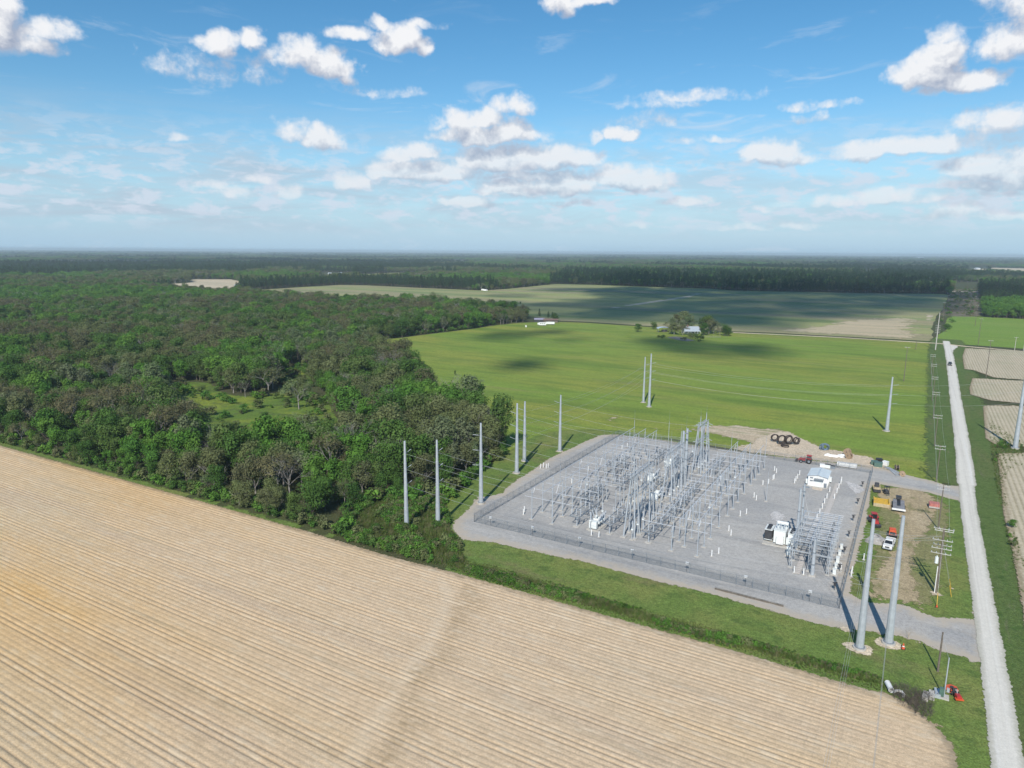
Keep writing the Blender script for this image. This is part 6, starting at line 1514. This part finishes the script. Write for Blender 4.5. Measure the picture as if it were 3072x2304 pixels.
q0 = at(2684, 1418); q1 = at(2702, 1431); t = thing('pipe_stack', 'short grey pipes beside the pale reel', 'pipes', (0, 0, .14), 0)
for k in range(5): MB().tube(Vector(q0) + Vector((-k * .26, k * .1, .1)), Vector(q1) + Vector((-k * .26, 0, .1)), .10, None, 7).build('pipe', (galv, conc)[k % 2], t)
# near corner
q = at(2667, 2069); t = thing('culvert_pipe', 'short straight white culvert pipe by the dead scrub', 'culvert pipe', (q[0], q[1], .55), R(18)); MB().tube((0, -1.0, 0), (0, 1.0, 0), .40, None, 14, 0, False).tube((0, -1.0, 0), (0, 1.0, 0), .35, None, 14, 0, False).build('barrel', whitep, t)
for s in (-1, 1): MB().torus((0, s * 1.0, 0), .38, .04, 14, 5, tilt=Matrix.Rotation(math.pi / 2, 3, 'X')).build('rim', whitep, t)
t = thing('bent_pipe', 'bent white pipe lying in the dead scrub', 'bent pipe', (0, 0, .4)); pts = [Vector(at(a, b)) for a, b in ((2679, 2083), (2688, 2079), (2698, 2080), (2706, 2084), (2711, 2091), (2709, 2096))]; MB().path(pts, .20, 8).build('pipe', whitep, t)
for a in (2, 3): MB().torus(pts[a], .23, .05, 10, 5, tilt=Matrix.Rotation(1.5, 3, 'Y')).build('joint_collar', whitep, t)
for i, (px, py, lab) in enumerate(((2776, 2095, 'left one of three pale concrete blocks'), (2794, 2092, 'middle one of three pale concrete blocks'), (2811, 2086, 'right one of three pale concrete blocks, by the service pole'))):
    q = at(px, py); t = thing('concrete_block', lab, 'concrete block', (q[0], q[1], .08), R(-6 + 3 * i), 'pale concrete blocks'); MB().box((0, 0, .3), (.82, 1.95, .6), taper=.97).build('block', conc if i < 2 else galv, t); MB().box((0, .7, .62), (.2, .06, .06)).box((0, -.7, .62), (.2, .06, .06)).build('lifting_eye', darkst, t)
q = at(2853, 2076); t = thing('rotary_cutter', 'orange rotary cutter with a small tractor hitch on the verge', 'rotary cutter', (q[0], q[1], .12), R(-14))
MB().prism([(-.95, -.7), (.95, -.7), (1.05, .4), (.5, 1.3), (-.5, 1.3), (-1.05, .4)], .35, .62).build('deck', orange, t); MB().box((0, .2, .72), (.5, .6, .25)).build('gearbox', darkst, t)
for s in (-.5, 0, .5): MB().beam((s, -.6, .66), (s * .7, 1.1, .66), .08).build('deck_rib', orange, t)
MB().tube((0, -.4, .7), (0, -1.6, .6), .07, None, 6).build('drive_shaft', darkst, t); MB().beam((-.5, -.7, .5), (0, -1.7, .6), .08).beam((.5, -.7, .5), (0, -1.7, .6), .08).build('hitch', orange, t); wheel(t, 0, 1.5, .22, .15)
t.scale = (.82, .82, .82)
q = at(2869, 2098); t = thing('ride_on_mower', 'small dark and red ride-on machine in front of the orange cutter', 'mower', (q[0], q[1] + .3, .1), R(20))
MB().box((0, -.5, .55), (.7, .9, .45), taper=.9).build('bonnet', redp, t); MB().box((0, .4, .55), (.6, .7, .2)).box((0, .75, .85), (.55, .12, .5)).build('seat', darkst, t); MB().box((0, -.9, .35), (1.1, .5, .15)).build('mowing_deck', orange, t); MB().tube((0, -.1, .7), (0, .1, 1.1), .03, None, 5).torus((0, .12, 1.12), .18, .025, 10, 4).build('steering_wheel', whitep, t)
for s in (-1, 1): wheel(t, s * .45, .6, .3, .2); wheel(t, s * .4, -.7, .2, .15)
q = at(2709, 1948); t = thing('traffic_barrel', 'small orange marker cone in the grass beside the driveway pole', 'cone', (q[0], q[1], .08)); MB().lathe((0, 0, .05), [(.28, 0), (.12, .75), (.06, 1.0)], 12).build('body', orange, t); MB().box((0, 0, .04), (.7, .7, .07)).build('base', blackp, t); MB().tube((0, 0, .45), (0, 0, .60), .20, .165, 12).build('reflective_band', whitep, t)
q = at(2810, 1823); t = thing('marker_cone', 'small orange marker at the foot of the front guy wire', 'cone', (q[0], q[1], .1)); MB().lathe((0, 0, .03), [(.2, 0), (.05, .5)], 10).build('body', orange, t); MB().box((0, 0, .03), (.5, .5, .05)).build('base', blackp, t)
q = at(3072, 2092); t = trailer((q[0] + 2.2, q[1], .1), R(12), 'green flat trailer on the right bank, cut by the picture edge', 2.2, 4.6, .7, greenp); MB().box((0, 0, 1.0), (2.1, 4.4, .5)).build('load_box', greenp, t)
q = at(2723, 1918); t = thing('dry_bush', 'pale dry leafless bush beside the near driveway', 'bush', (q[0], q[1], .08)); tr, _ = sparse(300, 2.4, 1.2, 0, .1, 3); tr.build('stems', mat('straw_stems', (.45, .36, .24), .9), t)
# ------------------------------------------------------------------ farms and far buildings
def house(px, py, w, d, h, rz, wm, rm, label, pitch=.45, cat='house', nm='farm_building', loc=None, win=3):
    q = loc or at(px, py); t = thing(nm, label, cat, (q[0], q[1], 0), rz)
    mb = MB(); mb.box((0, d / 2, h / 2), (w, d, h)); rh = d / 2 * pitch; mb.add([(-w / 2, 0, h), (-w / 2, d, h), (-w / 2, d / 2, h + rh), (w / 2, 0, h), (w / 2, d, h), (w / 2, d / 2, h + rh)], [(0, 2, 1), (3, 4, 5)]); mb.build('wall', wm, t)
    mb = MB()
    for s in (0, 1):
        y0 = -.5 if s == 0 else d + .5; z0 = h - .5 * pitch; mb.add([(-w / 2 - .4, y0, z0), (w / 2 + .4, y0, z0), (w / 2 + .4, d / 2, h + rh + .05), (-w / 2 - .4, d / 2, h + rh + .05), (-w / 2 - .4, y0, z0 + .15), (w / 2 + .4, y0, z0 + .15), (w / 2 + .4, d / 2, h + rh + .2), (-w / 2 - .4, d / 2, h + rh + .2)], [(0, 3, 2, 1), (4, 5, 6, 7), (0, 1, 5, 4), (2, 3, 7, 6), (1, 2, 6, 5), (0, 4, 7, 3)])
    mb.build('roof', rm, t)
    for k in range(win):
        x = -w / 2 + w * (k + .5) / win; wn = MB().box((x, -.03, h * .55), (1.1, .08, 1.1)).build('window', glassd, t); MB().box((x, -.06, h * .55), (.08, .1, 1.1)).build('frame', whitep, wn)
    MB().box((w * .12, -.03, 1.05), (1.0, .08, 2.1)).build('door', darkst, t)
    return t
aw = HEAD
t = house(2076, 1001, 12, 8, 2.4, aw, barnw, mat('dull_roof_metal', (.36, .40, .44), .5), 'farmhouse with a shiny metal roof among yard trees', .75)
mb = MB(); mb.add([(-7, -2.4, 2.0), (7, -2.4, 2.0), (6.3, .2, 2.6), (-6.3, .2, 2.6), (-7, -2.4, 2.12), (7, -2.4, 2.12), (6.3, .2, 2.72), (-6.3, .2, 2.72)], [(0, 3, 2, 1), (4, 5, 6, 7), (0, 1, 5, 4), (2, 3, 7, 6), (1, 2, 6, 5), (0, 4, 7, 3)]); mb.build('porch_roof', roofm, t)
for k in range(6): MB().beam((-6.5 + 2.6 * k, -2.2, 0), (-6.5 + 2.6 * k, -2.2, 2.05), .16).build('porch_post', whitep, t)
MB().box((-3, 3.5, 6.2), (.9, .9, 1.6)).build('chimney', rust, t)
q = at(1992, 997); t = thing('carport', 'open carport with a pale arched roof left of the farmhouse', 'carport', (q[0], q[1], 0), aw)
for x in (-4.5, 0, 4.5):
    for y in (0, 7): MB().beam((x, y, 0), (x, y, 2.8), .18).build('post', galvd, t)
mb = MB()
for k in range(6):
    a0, a1 = math.pi * k / 6, math.pi * (k + 1) / 6; mb.add([(-5 * math.cos(a0), -.5, 2.8 + 1.3 * math.sin(a0)), (-5 * math.cos(a1), -.5, 2.8 + 1.3 * math.sin(a1)), (-5 * math.cos(a1), 7.5, 2.8 + 1.3 * math.sin(a1)), (-5 * math.cos(a0), 7.5, 2.8 + 1.3 * math.sin(a0))], [(0, 1, 2, 3)])
mb.build('roof', roofm, t); MB().box((1, 4, .9), (4, 3, 1.6)).build('stored_load', darkst, t)
q = at(2132, 1013); t = thing('pen', 'grey timber pen right of the farmhouse', 'pen', (q[0], q[1], 0), aw)
for k in range(9): MB().beam((-7 + k * 1.8, 0, 0), (-7 + k * 1.8, 0, 1.4), .14).build('post', barkg, t)
for z in (.5, 1.2): MB().beam((-7, 0, z), (7.4, 0, z), .1).build('rail', barkg, t)
for i, (px, py, s) in enumerate(((1990, 1015, 1.6), (2068, 1012, 2.0), (2085, 1012, 1.8), (2052, 1022, 1.7), (2100, 1023, 2.6), (2075, 1016, 1.3), (1975, 1013, 1.2))):
    q = at(px, py); t = thing('shrub', 'low yard shrub in front of the farmhouse, %s' % ('left of the carport', 'under the left porch', 'under the right porch', 'beside the puddle', 'biggest and roundest one', 'smallest in the middle', 'at the far left of the yard')[i], 'shrub', (q[0], q[1], 0), i, 'shrubs of the farmhouse yard'); t.scale = (s * 1.8,) * 2 + (s,)
    _, cr = broadleaf(200 + i, 1.6, .95, 260, 7, .02, .13); cr.build('foliage', LEAF[('dark', 'olive')[i % 2]], t)
sheet('yard_puddle', P((2000,1012),(2030,1009),(2060,1013),(2075,1018),(2090,1022),(2060,1024),(2030,1020)), .06, gmat('muddy_ground', (.16, .15, .14), [((.22, .20, .17), .1, .45, .6, (1, 1), .8)], rough=.5, dissolve=2), step=2, cell=5, jit=1)
house(1618, 967, 9, 6, 2.6, aw, darkst, mat('purple_grey_roof', (.30, .28, .36), .5), 'shed with a purple grey roof beside the parked camper', .35, 'shed', 'shed', None, 1)
house(1652, 968, 13, 7, 2.4, aw, wood, rust, 'long low shed with a rusty brown roof behind the white trailer', .25, 'shed', 'shed', None, 2)
q = at(1628, 978); t = thing('camper', 'white camper trailer with a sloping nose at the meadow corner', 'camper', (q[0], q[1], 0), aw)
MB().prism([(-3.3, 0), (3.0, 0), (3.0, 2.4), (-3.3, 2.4)], .7, 3.1).build('body', whitep, t); MB().prism([(-4.6, .2), (-3.3, .2), (-3.3, 2.2), (-4.6, 2.2)], 1.3, 2.7).build('nose', whitep, t)
for k in range(3): MB().box((-1.8 + 1.7 * k, -.02, 2.1), (.9, .05, .6)).build('window', glassd, t)
for x in (.4, 1.4): MB().tube((x, -.05, .4), (x, .25, .4), .38, None, 12).build('wheel', rubber, t)
q = at(1651, 975); t = thing('box_trailer', 'long white box trailer parked right of the camper', 'trailer', (q[0], q[1], 0), aw)
MB().prism([(-3.8, 0), (3.8, 0), (3.8, 2.4), (-3.8, 2.4)], .8, 2.7).build('body', whitep, t)
for k in range(12): MB().box((-3.5 + .64 * k, -.03, 1.75), (.06, .05, 1.8)).build('side_rib', cabin, t)
for x in (1.6, 2.6): MB().tube((x, -.05, .4), (x, .25, .4), .4, None, 12).build('wheel', rubber, t)
q = at(1578, 981); t = thing('water_tank', 'small white tank standing at the meadow edge', 'tank', (q[0], q[1], 0)); MB().tube((0, 0, 0), (0, 0, 1.3), .8, None, 12).build('body', whitep, t); MB().tube((0, 0, 1.3), (0, 0, 1.5), .5, .2, 10).build('lid', whitep, t)
FB = [(168,790,20,9,4,whitep,roofm,'white barn far left on the horizon clearing'),(208,789,14,8,3.5,barnw,roofm,'small white house second from left in the far hamlet'),(240,790,34,10,4,barnw,galv,'long pale shed in the middle of the far hamlet'),(300,790,26,10,4,galv,galvd,'grey shed in the far hamlet'),
      (345,791,18,9,4,barnw,galv,'pale house right of the grey shed in the far hamlet'),(410,792,24,10,4,whitep,galv,'white shed near the right end of the far hamlet'),(445,793,16,9,4,barnw,roofm,'last white building of the far hamlet'),(195,848,7,6,3.4,whitep,roofm,'tiny white hut rising from the left woods'),
      (989,823,12,8,3.6,whitep,roofm,'left white building beside the back pasture'),(1020,822,9,7,3.6,whitep,roofm,'right white building beside the back pasture'),(1376,786,16,9,4,whitep,roofm,'lone white building deep in the middle woods'),(707,860,7,5,3,whitep,roofm,'white hut at the edge of the bare field'),
      (2604,817,16,10,4,barnw,roofm,'white barn left of the distant bare field'),(2758,774,30,14,5,whitep,roofm,'white hall near the right horizon'),(2935,808,26,14,5,whitep,roofm,'long white building by the ploughed field at right'),(2870,812,16,9,4,barnw,galv,'grey roofed house behind the far road')]
for (px, py, w, d, h, wm, rm, lab) in FB: house(px, py, w * .8, d, h * .85, aw + random.uniform(-.15, .15), wm, rm, lab, .4, 'building', 'far_building', None, 3)
for i, (px, py) in enumerate(((1450, 872), (1456, 873))):
    q = at(px, py); t = thing('farm_truck', ('white truck, left one' if i == 0 else 'white truck, right one') + ' at the tree line of the sprouting field', 'truck', (q[0], q[1], 0), aw + math.pi / 2); MB().box((0, .8, 1.7), (2.4, 5, 2.4)).build('cargo_box', whitep, t); MB().box((0, -2.8, 1.3), (2.2, 1.7, 1.9), taper=.9).build('cab', whitep, t)
    for s in (-1, 1):
        for y in (-2.6, 2.2): wheel(t, s * 1.0, y, .5, .3)
